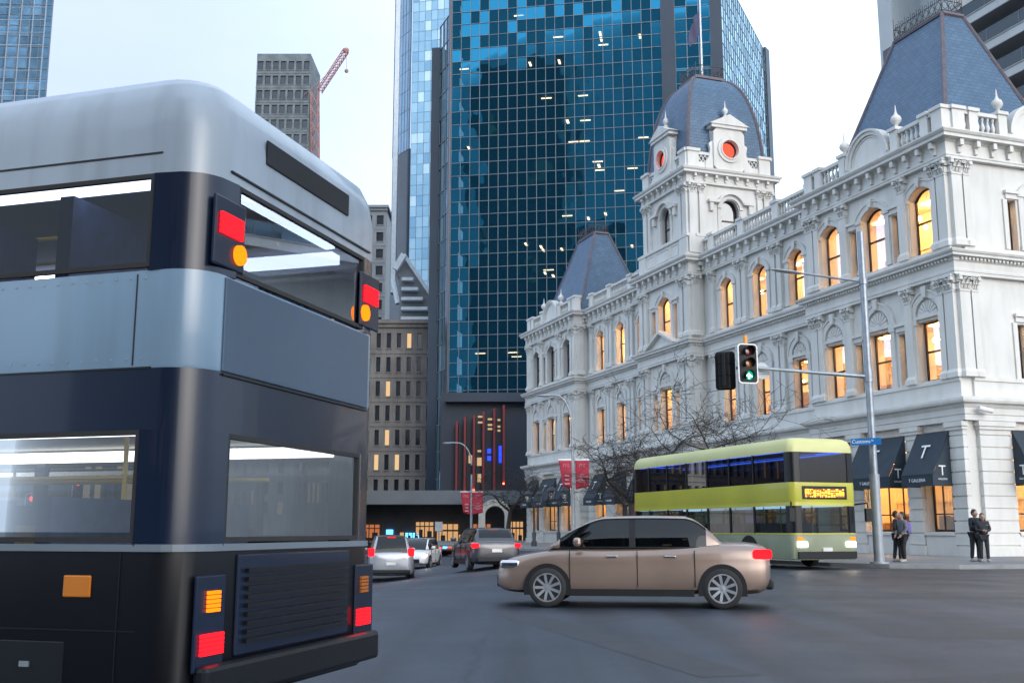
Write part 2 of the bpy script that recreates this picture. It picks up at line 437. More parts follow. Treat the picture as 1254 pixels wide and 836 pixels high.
def capital(mb, uc, w_, p, z0, z1):
    h = z1 - z0
    mb.box(uc - w_ * .54, uc + w_ * .54, -p - .03, 0, z0 - .06, z0 + .01)                         # necking
    mb.box(uc - w_ * .42, uc + w_ * .42, -p + .02, 0, z0 + .01, z0 + h * .86)                     # bell
    for row, (k, zz, hh, out) in enumerate(((3, z0 + .02, h * .40, .09), (2, z0 + h * .36, h * .40, .13), (1, z0 + h * .6, h * .24, .12))):
        for i in range(k):
            x = uc + (i - (k - 1) / 2) * w_ * 1.02 / max(k, 2.4); ww = w_ * .12
            mb.prisma([(-p + .02, zz), (-p - out * .45, zz + hh * .3), (-p - out, zz + hh * .8), (-p - out - .07, zz + hh * .84), (-p - out - .05, zz + hh), (-p - out * .4, zz + hh * 1.02), (-p + .02, zz + hh * .7)], x - ww, x + ww)
        if row == 0:
            for s_ in (-1, 1):
                x = uc + s_ * w_ * .5; mb.box(x - .05, x + .05, -p - .02, 0, zz, zz + hh)
    for s_ in (-1, 1):
        x = uc + s_ * w_ * .56
        mb.box(x - .085, x + .085, -p - .17, -p - .02, z0 + h * .62, z0 + h * .84)               # volutes
        mb.box(x - .07, x + .07, -p - .02, 0, z0 + h * .5, z0 + h * .84)
    mb.box(uc - w_ * .72, uc + w_ * .72, -p - .17, 0, z0 + h * .87, z1)                         # abacus

def pilaster(fr, uc, w_, z0, z1, p=.2, ch=.68):
    m = MB(fr)
    m.box(uc - w_ * .66, uc + w_ * .66, -p - .1, 0, z0, z0 + .22); m.frustum((uc - w_ * .62, uc + w_ * .62, -p - .08, 0), z0 + .22, (uc - w_ * .52, uc + w_ * .52, -p - .02, 0), z0 + .36)
    m.box(uc - w_ / 2, uc + w_ / 2, -p, 0, z0 + .36, z1 - ch - .05)
    o = m.build('pilaster', M['stucco'], H)
    c = MB(fr); capital(c, uc, w_, p, z1 - ch, z1); c.build('capital', M['stucco'], o)
    return o

def first_floor_bay(mb, uc, w_, side=False):
    zl = 10.6
    mb.box(uc - w_ / 2 - .42, uc + w_ / 2 + .42, -.12, 0, zl + .12, zl + .27)                    # impost course
    for s_ in (-1, 1):                                                                          # small order
        x = uc + s_ * (w_ / 2 + .17)
        mb.box(x - .15, x + .15, -.09, 0, 7.95, zl - .12); mb.box(x - .2, x + .2, -.13, 0, zl - .12, zl + .12); mb.box(x - .2, x + .2, -.13, 0, 7.78, 7.95)
    r = w_ / 2
    mb.arc(uc, zl + .27, r, r + .3, 0, PI, -.12, 0, 14)
    mb.arc(uc, zl + .27, r + .3, r + .38, 0, PI, -.17, 0, 14)
    mb.arc(uc, zl + .27, .0, .16, 0, PI, -.09, 0, 6)
    for i in range(9):                                                                          # shell ribs
        a0 = PI * (i + .12) / 9; a1 = PI * (i + .88) / 9
        mb.arc(uc, zl + .27, .18, r * .84, a0, a1, -.07, 0, 2)
    k = zl + .27 + r
    mb.prism([(uc - .12, k + .02), (uc + .12, k + .02), (uc + .18, k + .55), (uc - .18, k + .55)], -.24, 0)

def second_floor_bay(mb, uc, w_, zt, rise):
    r = (w_ * w_ / 4 + rise * rise) / (2 * rise); zc = zt - r; al = math.asin(w_ / 2 / r)
    sp = zt - rise
    mb.arc(uc, zc, r + .02, r + .3, PI / 2 - al * 1.12, PI / 2 + al * 1.12, -.09, 0, 12)
    mb.arc(uc, zc, r + .3, r + .37, PI / 2 - al * 1.12, PI / 2 + al * 1.12, -.14, 0, 12)
    for s_ in (-1, 1):
        x = uc + s_ * (w_ / 2 + .19)
        mb.box(x - .16, x + .16, -.08, 0, 13.95, sp - .14); mb.box(x - .24, x + .24, -.14, 0, sp - .14, sp + .06); mb.box(x - .2, x + .2, -.12, 0, 13.74, 13.95)
    mb.prism([(uc - .11, zt + .03), (uc + .11, zt + .03), (uc + .16, zt + .45), (uc - .16, zt + .45)], -.22, 0)

def rust_pier(mb, u0, u1, z0=.0, z1=5.5):
    mb.box(u0 - .06, u1 + .06, -.3, 0, z0, z0 + .55)
    z = z0 + .57
    mb.box(u0 + .03, u1 - .03, -.16, 0, z0 + .55, z1)
    while z < z1 - .1:
        h = min(.49, z1 - z)
        mb.box(u0, u1, -.22, 0, z + .03, z + h); z += .52
    mb.box(u0 - .07, u1 + .07, -.3, 0, z1, z1 + .14); mb.box(u0 - .13, u1 + .13, -.36, 0, z1 + .14, z1 + .35)

def awning(fr, uc, w_, letters=True):
    a, b = uc - w_ / 2, uc + w_ / 2; P_ = -1.25
    m = MB(fr)
    m.prisma([(-.24, 5.5), (P_, 3.62), (P_, 3.58), (-.24, 5.44)], a, b)
    m.box(a, b, P_, P_ + .03, 3.1, 3.6)
    for x in (a, b - .03):
        m.prisma([(-.24, 5.42), (P_ + .03, 3.57), (P_ + .03, 3.1), (-.24, 3.1)], x, x + .03)
    o = m.build('awning', M['awn'], H)
    if letters:
        c = Vector(fr(uc, (P_ - .24) / 2 - .02, 4.62)); rz = 0 if fr is not sidef else R(90)
        if fr is sidef:
            text('lettering', 'T', .95, M['white'], o, (c.x + .02, c.y, 4.6), (R(62), 0, R(90)), sx=1)
        else:
            text('lettering', 'T', .95, M['white'], o, (c.x, c.y - .02, 4.6), (R(62), 0, 0))
        v = Vector(fr(uc, P_ - .004, 3.36))
        text('lettering', 'T GALLERIA', .2, M['white'], o, v, (R(90), 0, rz), depth=.004)
        if fr is not sidef:
            s_ = Vector(fr(a - .004, -.72, 3.75))
            text('lettering', 'T', .62, M['white'], o, s_, (R(90), 0, R(90)), depth=.004)
            text('lettering', 'GALLERIA', .11, M['white'], o, (s_.x, s_.y, 3.4), (R(90), 0, R(90)), depth=.004)
        else:
            s_ = Vector(fr(a - .004, -.72, 3.75))
            text('lettering', 'T', .62, M['white'], o, s_, (R(90), 0, 0), depth=.004)
            text('lettering', 'GALLERIA', .11, M['white'], o, (s_.x, s_.y, 3.4), (R(90), 0, 0), depth=.004)
    return o

# --- bays: (frame, u0, u1, window centres, venetian index or None, pilasters)
W2T, W2B = 16.85, 13.72
W1T, W1B = 10.6, 7.85
def segment(fr, u0, u1, wins, ven, pils, gf, awn=True, upw=1.6, unlit=()):
    ops2 = []; ops1 = []; ops0 = []
    mb = MB(fr)
    for i, uc in enumerate(wins):
        big = upw + (.15 if i == ven else 0)
        ops2.append((uc, big, W2B, W2T, .42)); ops1.append((uc, big - .1, W1B, W1T, 0))
        second_floor_bay(mb, uc, big, W2T, .42); first_floor_bay(mb, uc, big - .1)
        window(fr, uc, big, W2B, W2T, .42); window(fr, uc, big - .1, W1B, W1T)
        if i == ven:
            for s_ in (-1, 1):
                x = uc + s_ * (big / 2 + .72)
                ops2.append((x, .5, W2B, 16.1, 0)); ops1.append((x, .5, W1B, 10.3, 0))
                window(fr, x, .5, W2B, 16.1, name='side_light'); window(fr, x, .5, W1B, 10.3, name='side_light')
                for zt in (16.1, 10.35): 
                    mb.box(x - .42, x + .42, -.17, 0, zt + .28, zt + .42); mb.box(x - .36, x + .36, -.08, 0, zt + .04, zt + .28)
                    xx = x + s_ * .42; zb = 13.74 if zt > 14 else 7.8
                    mb.box(xx - .12, xx + .12, -.08, 0, zb, zt)
    for (uc, w_, sh) in gf: ops0.append((uc, w_, 1.15, 5.55, 0))
    wall(mb, u0, u1, 13.4, 18.9, ops2); wall(mb, u0, u1, 6.9, 13.4, ops1); wall(mb, u0, u1, 0, 6.9, ops0)
    # pedestal course with sill line
    for z0, z1, zs in ((6.9, 7.62, 7.78), (13.36, 13.5, 13.64)):
        mb.box(u0, u1, -.12, 0, z0, z1); mb.box(u0, u1, -.18, 0, z1, zs)
    x = u0; rp = []
    for (uc, w_, sh) in sorted(gf):
        a = uc - w_ / 2
        if a - x > .25: rp.append((x + (.0 if x == u0 else .04), a - .04))
        x = uc + w_ / 2
    if u1 - x > .25: rp.append((x + .04, u1))
    for a, b in rp: rust_pier(mb, a, b)
    for (uc, w_, sh) in gf:
        mb.box(uc - w_ / 2, uc + w_ / 2, -.16, -.002, 0, 1.0); mb.box(uc - w_ / 2, uc + w_ / 2, -.24, -.002, 1.0, 1.13)
        window(fr, uc, w_, 1.15, 5.5, 0, mid=False, name='shop_window', shop=True)
        if awn: awning(fr, uc, w_ + .16)
    mb.build('wall', M['stucco'], H)
    for uc, w_ in pils:
        pilaster(fr, uc, w_, 13.64, 17.66); pilaster(fr, uc, w_, 7.78, 12.3)

PW = .5
segment(front, 0, A1, (1.82, 5.25, 8.68), 1, [(.3, .56), (.83, .34), (2.98, PW), (7.42, PW), (9.72, .36), (10.26, .56)],
        [(1.82, 1.85, 0), (5.25, 3.0, 1), (8.68, 1.85, 0)])
segment(sidef, .5, 16, (5.3, 12.5), 0, [(.3, .56), (.83, .34), (9.8, .4), (10.3, .5), (15.5, .5)],
        [(5.3, 6.0, 1), (12.5, 3.0, 1)], upw=2.0)
segment(wing, A1, B1, (13.2, 16.95, 20.7), None, [(11.55, .42), (14.72, .42), (15.3, .42), (18.5, .42), (19.1, .42), (22.3, .42)],
        [(13.2, 1.9, 0), (16.95, 1.9, 0), (20.7, 1.9, 0)], upw=1.45)
segment(front, B1, C1, (27.2,), 0, [(23.9, .5), (24.6, .4), (29.8, .4), (30.5, .5)], [(27.2, 3.0, 1)])
segment(wing, C1, D1, (32.6, 36.3, 40.0), None, [(31.4, .4), (34.15, .42), (34.75, .42), (37.85, .42), (38.45, .42), (41.6, .42)],
        [(32.6, 1.9, 0), (36.3, 1.9, 0), (40.0, 1.9, 0)], upw=1.45)
segment(front, D1, L_END, (44.6, 48.15, 51.7), 1, [(42.9, .5), (43.45, .36), (46.1, PW), (50.2, PW), (52.95, .36), (53.5, .5)],
        [(44.6, 1.85, 0), (48.15, 3.0, 1), (51.7, 1.85, 0)])
# return walls of the projecting pavilions, with their own pilasters
rw = MB()
for t in (A1, B1, C1, D1):
    s_ = 1 if t in (B1, D1) else -1
    a, b = (-t - .5, -t) if s_ > 0 else (-t, -t + .5)
    rw.box(a + .002, b - .002, .5, 1.0, 0, 18.9)
rw.box(-L_END + .002, -L_END + .5, .5, 16, 0, 18.9)
rw.box(-L_END + .5, -.5, 15.5, 16, 0, 18.9)
rw.build('return_wall', M['stucco'], H)
for t in (B1, D1):
    fr = (lambda T: lambda u, d, z: (-T - d, u, z))(t)
    for z0, z1 in ((13.64, 17.66), (7.78, 12.3)):
        pilaster(fr, .3, .5, z0, z1); 
    m = MB(fr); rust_pier(m, .02, .98); m.build('pier', M['stucco'], H)

# --- swept entablatures
def subpath():
    for i in range(len(PATH) - 1):
        a, b = Vector(PATH[i]), Vector(PATH[i + 1]); d = (b - a); Ln = d.length; d.normalize()
        yield a, d, Vector((d.y, -d.x)), Ln
def blocks(mb, step, o0, o1, wd, z0, z1, inset=.1, drop=0):
    for a, d, n, Ln in subpath():
        k = max(1, int(round(Ln / step)))
        for i in range(k):
            p = a + d * (Ln * (i + .5) / k)
            q = [p + d * x + n * o for x, o in ((-wd / 2, o0), (wd / 2, o0), (wd / 2, o1), (-wd / 2, o1))]
            mb.prismz([v.xy[:] for v in q], z0, z1)
            if drop:
                q = [p + d * x + n * o for x, o in ((-wd * .4, o0), (wd * .4, o0), (wd * .4, o0 + (o1 - o0) * .45), (-wd * .4, o0 + (o1 - o0) * .45))]
                mb.prismz([v.xy[:] for v in q], z0 - drop, z0)
def cornice(prof, dent):
    m = MB(); m.sweep(PATH, prof)
    for d in dent: blocks(m, *d)
    return m.build('cornice', M['stucco'], H)
cornice([(-.3, 5.88), (.26, 5.88), (.26, 6.12), (.30, 6.15), (.30, 6.4), (.36, 6.48), (.40, 6.56), (.58, 6.62), (.62, 6.72), (.62, 6.84), (.15, 6.93), (-.3, 6.93)], [])
cornice([(-.3, 12.3), (.24, 12.3), (.24, 12.42), (.27, 12.44), (.27, 12.55), (.23, 12.57), (.23, 12.88), (.29, 12.94), (.29, 13.06), (.50, 13.1), (.50, 13.2), (.56, 13.24), (.60, 13.32), (.60, 13.36), (.1, 13.42), (-.3, 13.42)],
        [(.21, .285, .40, .11, 12.96, 13.055)])
cornice([(-.3, 17.66), (.24, 17.66), (.24, 17.76), (.27, 17.78), (.27, 17.86), (.21, 17.88), (.21, 18.4), (.28, 18.46), (.28, 18.5), (.58, 18.54), (.58, 18.68), (.64, 18.72), (.70, 18.82), (.70, 18.88), (.1, 18.95), (-.3, 18.95)],
        [(.92, .205, .52, .2, 18.22, 18.5, .1, .3)])

# --- parapets
def balusters(fr, u0, u1, z0=18.95):
    m = MB(fr)
    m.box(u0, u1, -.05, .3, z0, z0 + .22); m.box(u0, u1, -.06, .32, z0 + 1.0, z0 + 1.17)
    n = max(1, int((u1 - u0) / .3))
    for i in range(n):
        u = u0 + (u1 - u0) * (i + .5) / n
        m.lathe(u, .12, [(.085, z0 + .22), (.085, z0 + .28), (.05, z0 + .32), (.095, z0 + .45), (.105, z0 + .54), (.06, z0 + .72), (.045, z0 + .82), (.08, z0 + .9), (.08, z0 + 1.0)], 8)
    return m.build('balustrade', M['stucco'], H)
def pier(fr, u0, u1, z0=18.95, h=1.3, ball=False):
    m = MB(fr); m.box(u0, u1, -.12, .4, z0, z0 + h - .16); m.box(u0 - .07, u1 + .07, -.2, .47, z0 + h - .16, z0 + h)
    m.box(u0 - .03, u1 + .03, -.16, .44, z0, z0 + .2)
    o = m.build('parapet_pier', M['stucco'], H)
    if ball:
        u = (u0 + u1) / 2; f = MB(fr); z = z0 + h
        f.lathe(u, .14, [(.16, z), (.16, z + .06), (.08, z + .12), (.1, z + .2), (.22, z + .32), (.27, z + .46), (.22, z + .6), (.1, z + .7), (.05, z + .85), (.015, z + 1.2)], 10)
        f.build('finial', M['stucco'], o, smooth=True)
    return o
def seg_pediment(fr, uc, r=1.62):
    m = MB(fr); z0 = 18.95; zc = z0 + .35
    m.box(uc - r - .1, uc + r + .1, -.1, .35, z0, zc)
    m.arc(uc, zc, 0, r - .3, 0, PI, 0, .3, 18); m.arc(uc, zc, r - .3, r - .12, 0, PI, -.12, .33, 20); m.arc(uc, zc, r - .12, r, 0, PI, -.2, .36, 20)
    m.arc(uc, zc, r - .42, r - .34, 0, PI, -.04, .02, 18)
    return m.build('pediment', M['stucco'], H)
def parapet(fr, u0, u1, uc):
    h = (u1 - u0) / 2
    for s_ in (-1, 1):
        e = uc + s_ * h
        for a, b in ((0, .68), (.95, 1.45)):
            x0, x1 = sorted((e - s_ * a, e - s_ * b)); pier(fr, x0, x1)
        x0, x1 = sorted((e - s_ * .68, e - s_ * .95)); balusters(fr, x0, x1)
        q = uc + s_ * 2.0; x0, x1 = sorted((q - .24, q + .24)); pier(fr, x0, x1, h=1.36, ball=True)
        x0, x1 = sorted((e - s_ * 1.45, q + s_ * .24)); balusters(fr, x0, x1)
    seg_pediment(fr, uc)
parapet(front, 0, A1, A1 / 2)
parapet(sidef, .4, 10.2, 5.3)
parapet(front, D1, L_END, (D1 + L_END) / 2)
for a, b, ps in ((A1, B1, (11.6, 15.0, 18.8, 22.4)), (C1, D1, (31.6, 34.45, 38.15, 41.6))):
    x = a
    for p in ps:
        if p - .3 > x + .05: balusters(wing, x + .02, p - .3)
        pier(wing, p - .3, p + .3); x = p + .3
    if b - x > .1: balusters(wing, x, b - .02)
# panelled attic in front of the tower
at = MB(front)
at.box(B1 + .05, C1 - .05, -.05, .45, 18.95, 20.3); at.box(B1 - .05, C1 + .05, -.16, .5, 20.3, 20.5); at.box(B1 - .02, C1 + .02, -.12, .5, 18.95, 19.2)
for a, b in ((23.65, 24.7), (29.7, 30.75)): at.box(a, b, -.12, 0, 19.2, 20.3)
for a, b in ((24.95, 26.0), (26.25, 28.1), (28.35, 29.45)):
    for q in ((a, b, 19.35, 19.42), (a, b, 20.08, 20.15), (a, a + .07, 19.42, 20.08), (b - .07, b, 19.42, 20.08)): at.box(q[0], q[1], -.09, 0, q[2], q[3])
at.fr = lambda u, d, z: (-B1 - d, u, z)
at.box(.46, 7, -.02, .45, 18.95, 20.3); at.box(.5, 7, -.16, .5, 20.3, 20.5); at.box(.0, 1.1, -.12, -.02, 19.2, 20.3)
at.build('attic', M['stucco'], H)
# small triangular pediment over the tower bay
tp = MB(front)
tp.prism([(25.2, 13.43), (29.2, 13.43), (27.2, 14.35)], -.3, 0)
for s_ in (-1, 1):
    tp.prism([(27.2 + s_ * 2.25, 13.43), (27.2 + s_ * 1.95, 13.43), (27.2, 14.32), (27.2, 14.52)], -.6, 0)
tp.build('pediment', M['stucco'], H)

# --- hip roofs with iron cresting
def hip_roof(t0, t1, v0, v1, tt0, tt1, vv0, vv1, zb, zt):
    base = [(-t0, v0), (-t0, v1), (-t1, v1), (-t1, v0)]; top = [(-tt0, vv0), (-tt0, vv1), (-tt1, vv1), (-tt1, vv0)]
    m = MB()
    for i in range(4):
        j = (i + 1) % 4; b0, b1, q1, q0 = (Vector((*p, z)) for p, z in ((base[i], zb), (base[j], zb), (top[j], zt), (top[i], zt)))
        e = (b1 - b0).normalized(); sl = ((q0 - b0) - e * (q0 - b0).dot(e)); n_ = sl.normalized()
        uv = [((p - b0).dot(e), (p - b0).dot(n_)) for p in (b0, b1, q1, q0)]
        m.add([tuple(p) for p in (b0, b1, q1, q0)], [(0, 1, 2, 3)], [uv])
    m.box(-tt1, -tt0, vv0, vv1, zt - .1, zt)
    o = m.build('roof', M['slate'], H)
    hm = MB()
    for i in range(4):
        hm.tube([(*base[i], zb), (*top[i], zt)], .105, 6)
        j = (i + 1) % 4; hm.tube([(*top[i], zt), (*top[j], zt)], .14, 6)
    hm.build('hip_capping', M['lead'], o)
    cm = MB(); hgt = .95
    for i in range(4):
        a, b = Vector((*top[i], zt + .1)), Vector((*top[(i + 1) % 4], zt + .1)); d = b - a; Ln = d.length; d.normalize()
        for zz in (.1, .62): cm.tube([a + Vector((0, 0, zz)), b + Vector((0, 0, zz))], .022, 4)
        k = max(2, int(Ln / .42))
        for q in range(k + 1):
            p = a + d * (Ln * q / k); cm.tube([p, p + Vector((0, 0, hgt if q % k else 1.25))], [.025, .012], 4)
            if q < k:
                c0 = a + d * (Ln * (q + .5) / k)
                ring = [c0 + d * (.17 * math.cos(x * PI / 4)) + Vector((0, 0, .36 + .2 * math.sin(x * PI / 4))) for x in range(9)]
                cm.tube(ring, .018, 4)
                ring = [c0 + d * (.1 * math.cos(x * PI / 4)) + Vector((0, 0, .74 + .1 * math.sin(x * PI / 4))) for x in range(9)]
                cm.tube(ring, .015, 4)
    cm.build('cresting', M['iron'], o)
hip_roof(.9, 9.7, .9, 7.8, 3.5, 7.1, 3.6, 4.9, 19.0, 27.0)
hip_roof(44.1, 52.9, .9, 7.8, 46.7, 50.3, 3.6, 4.9, 19.0, 27.0)
fl = MB(); fl.box(-L_END + .3, -.3, .5, 15.6, 18.7, 18.9); fl.build('roof_deck', M['lead'], H)
gr = MB(); gz = 20.6                                                     # white maintenance rail behind the far parapet
gr.tube([loc_ for loc_ in ((-31.4, 3.0, 22.0), (-38.0, 3.0, 21.2))], .07, 6)
for k in range(4): gr.tube([(-32.0 - 1.9 * k, 3.0, 19), (-32.0 - 1.9 * k, 3.0, 21.9 - .23 * k)], .05, 5)
gr.build('roof_rail', M['white'], H)

# --- the tower
TX0, TX1, TV0, TV1 = 24.0, 30.4, .25, 6.65
TC = ((TX0 + TX1) / 2, (TV0 + TV1) / 2); TH = (TX1 - TX0) / 2
tw = MB()
faces = [lambda u, d, z: (-(TC[0] + u), TV0 + d, z), lambda u, d, z: (-TX0 - d, TC[1] + u, z),
         lambda u, d, z: (-(TC[0] - u), TV1 - d, z), lambda u, d, z: (-TX1 + d, TC[1] - u, z)]
for fr in faces:
    tw.fr = fr
    wall(tw, -TH, TH, 18.9, 25.0, [(0, 1.35, 20.7, 23.2, .62)], .45)
    tw.box(-TH, TH, -.22, 0, 20.3, 20.62)
    # arched hood on brackets
    tw.arc(0, 22.55, .72, .98, 0, PI, -.1, 0, 14); tw.arc(0, 22.55, .98, 1.12, R(20), R(160), -.3, 0, 14)
    for s_ in (-1, 1):
        a, b = sorted((s_ * .98, s_ * 1.75)); tw.box(a, b, -.32, 0, 22.88, 23.06); tw.box(s_ * 1.5 - .14, s_ * 1.5 + .14, -.24, 0, 22.3, 22.88); tw.box(s_ * .86 - .13, s_ * .86 + .13, -.08, 0, 20.62, 22.5)
        for c_, ww in ((TH - .3, .56), (TH - .95, .36)):
            x = s_ * c_; tw.box(x - ww / 2, x + ww / 2, -.16, 0, 20.62, 23.5)
            capital(tw, x, ww, .16, 23.5, 24.1)
TW = tw.build('tower', M['stucco'], H)
TPATH = [(-TX1, TV1), (-TX1, TV0), (-TX0, TV0), (-TX0, TV1), (-TX1, TV1)]
SP = PATH; PATH = TPATH
cm = MB(); cm.sweep([(-TC[0], TV1)] + [(-TX1, TV1), (-TX1, TV0), (-TX0, TV0), (-TX0, TV1), (-TC[0], TV1)],
         [(-.3, 24.1), (.2, 24.1), (.2, 24.3), (.17, 24.32), (.17, 24.62), (.25, 24.7), (.52, 24.74), (.52, 24.88), (.6, 24.95), (.64, 25.08), (.1, 25.16), (-.3, 25.16)])
blocks(cm, .78, .165, .46, .17, 24.5, 24.7, .1, .2)
cm.build('tower_cornice', M['stucco'], TW)
PATH = SP
for fr in faces:
    wm = MB(fr); wo = None
    f = MB(fr); f.box(-.675, -.62, .3, .38, 20.7, 22.6); f.box(.62, .675, .3, .38, 20.7, 22.6); f.box(-.62, .62, .3, .38, 20.7, 20.8); f.box(-.62, .62, .29, .37, 21.75, 21.83)
    f.arc(0, 22.575, .56, .63, 0, PI, .3, .38, 10)
    wo = f.build('tower_window', M['sash'], TW)
    g = MB(fr); g.add([(-.62, .36, 20.8), (.62, .36, 20.8), (.62, .36, 22.58)] + [(.6 * math.cos(PI * i / 10), .36, 22.58 + .6 * math.sin(PI * i / 10)) for i in range(1, 10)] + [(-.62, .36, 22.58)], [tuple(range(13))])
    g.build('pane', glass('tower pane', (.25, .30, .34), ior=2.4), wo)
    # attic with lattice panels and pedimented dormer
    for s_ in (-1, 1):
        a = MB(fr)
        p, q = sorted((s_ * TH, s_ * (TH - .85))); a.box(p, q, -.12, .35, 25.16, 26.35); a.box(p - .08, q + .08, -.22, .4, 26.35, 26.55)
        p, q = sorted((s_ * (TH - .85), s_ * 1.2)); a.box(p, q, .02, .12, 25.16, 25.7); a.box(p, q, 0, .2, 26.2, 26.4)
        for k in range(4):
            x0 = p + (q - p) * k / 4; x1 = p + (q - p) * (k + 1) / 4
            for (xa, xb) in ((x0, x1), (x1, x0)): a.prism([(xa - .03, 25.7), (xa + .03, 25.7), (xb + .03, 26.2), (xb - .03, 26.2)], .04, .1)
        a.build('parapet', M['stucco'], TW)
    d = MB(fr); w2 = 1.2
    N = 24                                                              # square front with a round hole
    for i in range(N):
        t0, t1 = 2 * PI * i / N, 2 * PI * (i + 1) / N
        def edge_(t):
            c_, s2 = math.cos(t), math.sin(t); k = min(w2 / max(abs(c_), 1e-6), 1.55 / max(abs(s2), 1e-6)); return (k * c_, 26.72 + k * s2)
        r_ = .62
        d.prism([(r_ * math.cos(t0), 26.72 + r_ * math.sin(t0)), edge_(t0), edge_(t1), (r_ * math.cos(t1), 26.72 + r_ * math.sin(t1))], -.18, .3)
    d.arc(0, 26.72, .64, .92, 0, 2 * PI, -.3, -.17, 24); d.arc(0, 26.72, .64, .72, 0, 2 * PI, -.36, -.29, 24)
    d.box(-w2, w2, .3, 2.0, 25.2, 28.2)
    d.box(-w2 - .18, w2 + .18, -.32, 1.9, 28.2, 28.42)
    d.prism([(-w2 - .35, 28.42), (w2 + .35, 28.42), (0, 29.2)], -.4, 1.8)
    for s_ in (-1, 1):                                                  # side scrolls
        d.prism([(s_ * w2, 25.2), (s_ * (w2 + .62), 25.2), (s_ * (w2 + .6), 25.75), (s_ * (w2 + .36), 26.0), (s_ * (w2 + .2), 26.6), (s_ * (w2 + .3), 27.1), (s_ * w2, 27.3)], -.05, .18)
    do = d.build('dormer', M['stucco'], TW)
TWF = faces
for fr in faces:
    f = MB(fr); f.arc(0, 26.72, .53, .62, 0, 2 * PI, -.02, .12, 24); f.build('oculus_frame', M['sash'], TW)
    g = MB(fr); g.arc(0, 26.72, 0, .55, 0, 2 * PI, .08, .1, 24); g.build('oculus_glass', M['redglow'], TW)
    f = MB(fr); f.lathe(0, .2, [(.14, 29.0), (.18, 29.25), (.07, 29.35), (.2, 29.55), (.2, 29.7), (.06, 29.9), (.012, 30.4)], 8); f.build('finial', M['stucco'], TW, smooth=True)
dm = MB(); Nd = 14; rings = []
for i in range(Nd + 1):
    th = PI / 2 * i / Nd; hw = 1.0 + 1.95 * math.cos(th) ** .95; z = 25.3 + 7.4 * math.sin(th); rings.append((hw, z))
for i in range(Nd):
    (h0, z0), (h1, z1) = rings[i], rings[i + 1]; l0 = sum(math.hypot(rings[k + 1][0] - rings[k][0], rings[k + 1][1] - rings[k][1]) for k in range(i)); l1 = l0 + math.hypot(h1 - h0, z1 - z0)
    cs = [(-1, -1), (1, -1), (1, 1), (-1, 1)]
    for q in range(4):
        a, b = cs[q], cs[(q + 1) % 4]
        vs = [(-TC[0] + a[0] * h0, TC[1] + a[1] * h0, z0), (-TC[0] + b[0] * h0, TC[1] + b[1] * h0, z0), (-TC[0] + b[0] * h1, TC[1] + b[1] * h1, z1), (-TC[0] + a[0] * h1, TC[1] + a[1] * h1, z1)]
        dm.add(vs, [(0, 1, 2, 3)], [[(-h0, l0), (h0, l0), (h1, l1), (-h1, l1)]])
dm.build('dome', M['slate'], TW)
hm = MB()
for sx, sy in ((-1, -1), (1, -1), (1, 1), (-1, 1)): hm.tube([(-TC[0] + sx * h_, TC[1] + sy * h_, z_) for h_, z_ in rings], .12, 6)
hm.build('hip_capping', M['lead'], TW)
pm = MB(); x, y = -TC[0], TC[1]
pm.box(x - 1.05, x + 1.05, y - 1.05, y + 1.05, 32.6, 32.75); pm.box(x - 1.2, x + 1.2, y - 1.2, y + 1.2, 32.75, 32.95)
pm.build('platform', M['lead'], TW)
rm = MB()
cs = [(-1.12, -1.12), (1.12, -1.12), (1.12, 1.12), (-1.12, 1.12)]
for q in range(4):
    a, b = cs[q], cs[(q + 1) % 4]
    for zz in (33.05, 33.75): rm.tube([(x + a[0], y + a[1], zz), (x + b[0], y + b[1], zz)], .03, 5)
    for k in range(7):
        p = [a[i] + (b[i] - a[i]) * k / 7 for i in (0, 1)]; rm.tube([(x + p[0], y + p[1], 32.95), (x + p[0], y + p[1], 33.95 if k == 0 else 33.75)], .025, 4)
        if k < 7:
            c0 = [a[i] + (b[i] - a[i]) * (k + .5) / 7 for i in (0, 1)]; dd = Vector((b[0] - a[0], b[1] - a[1], 0)).normalized()
            rm.tube([Vector((x + c0[0], y + c0[1], 33.4)) + dd * (.11 * math.cos(j * PI / 3)) + Vector((0, 0, .2 * math.sin(j * PI / 3))) for j in range(7)], .018, 4)
rm.build('railing', M['iron'], TW)
fm = MB(); fm.tube([(x + .1, y, 32.9), (x + .1, y, 41)], [.075, .05], 8); fm.build('flagpole', M['white'], TW, smooth=True)
fg = MB(); nx, nz = 10, 6; vs = []; fs = []
for i in range(nx + 1):
    for j in range(nz + 1):
        vs.append((x + .02 - 1.35 * i / nx, y + .22 * math.sin(i * .9 + j * .5) * i / nx, 38.6 - 1.9 * j / nz - .5 * (i / nx) ** 1.3))
for i in range(nx):
    for j in range(nz): fs.append((i * (nz + 1) + j, (i + 1) * (nz + 1) + j, (i + 1) * (nz + 1) + j + 1, i * (nz + 1) + j + 1))
fg.add(vs, fs); fg.build('flag', mat('dull violet flag cloth', (.16, .13, .20), .8, .1, 3), TW, smooth=True)

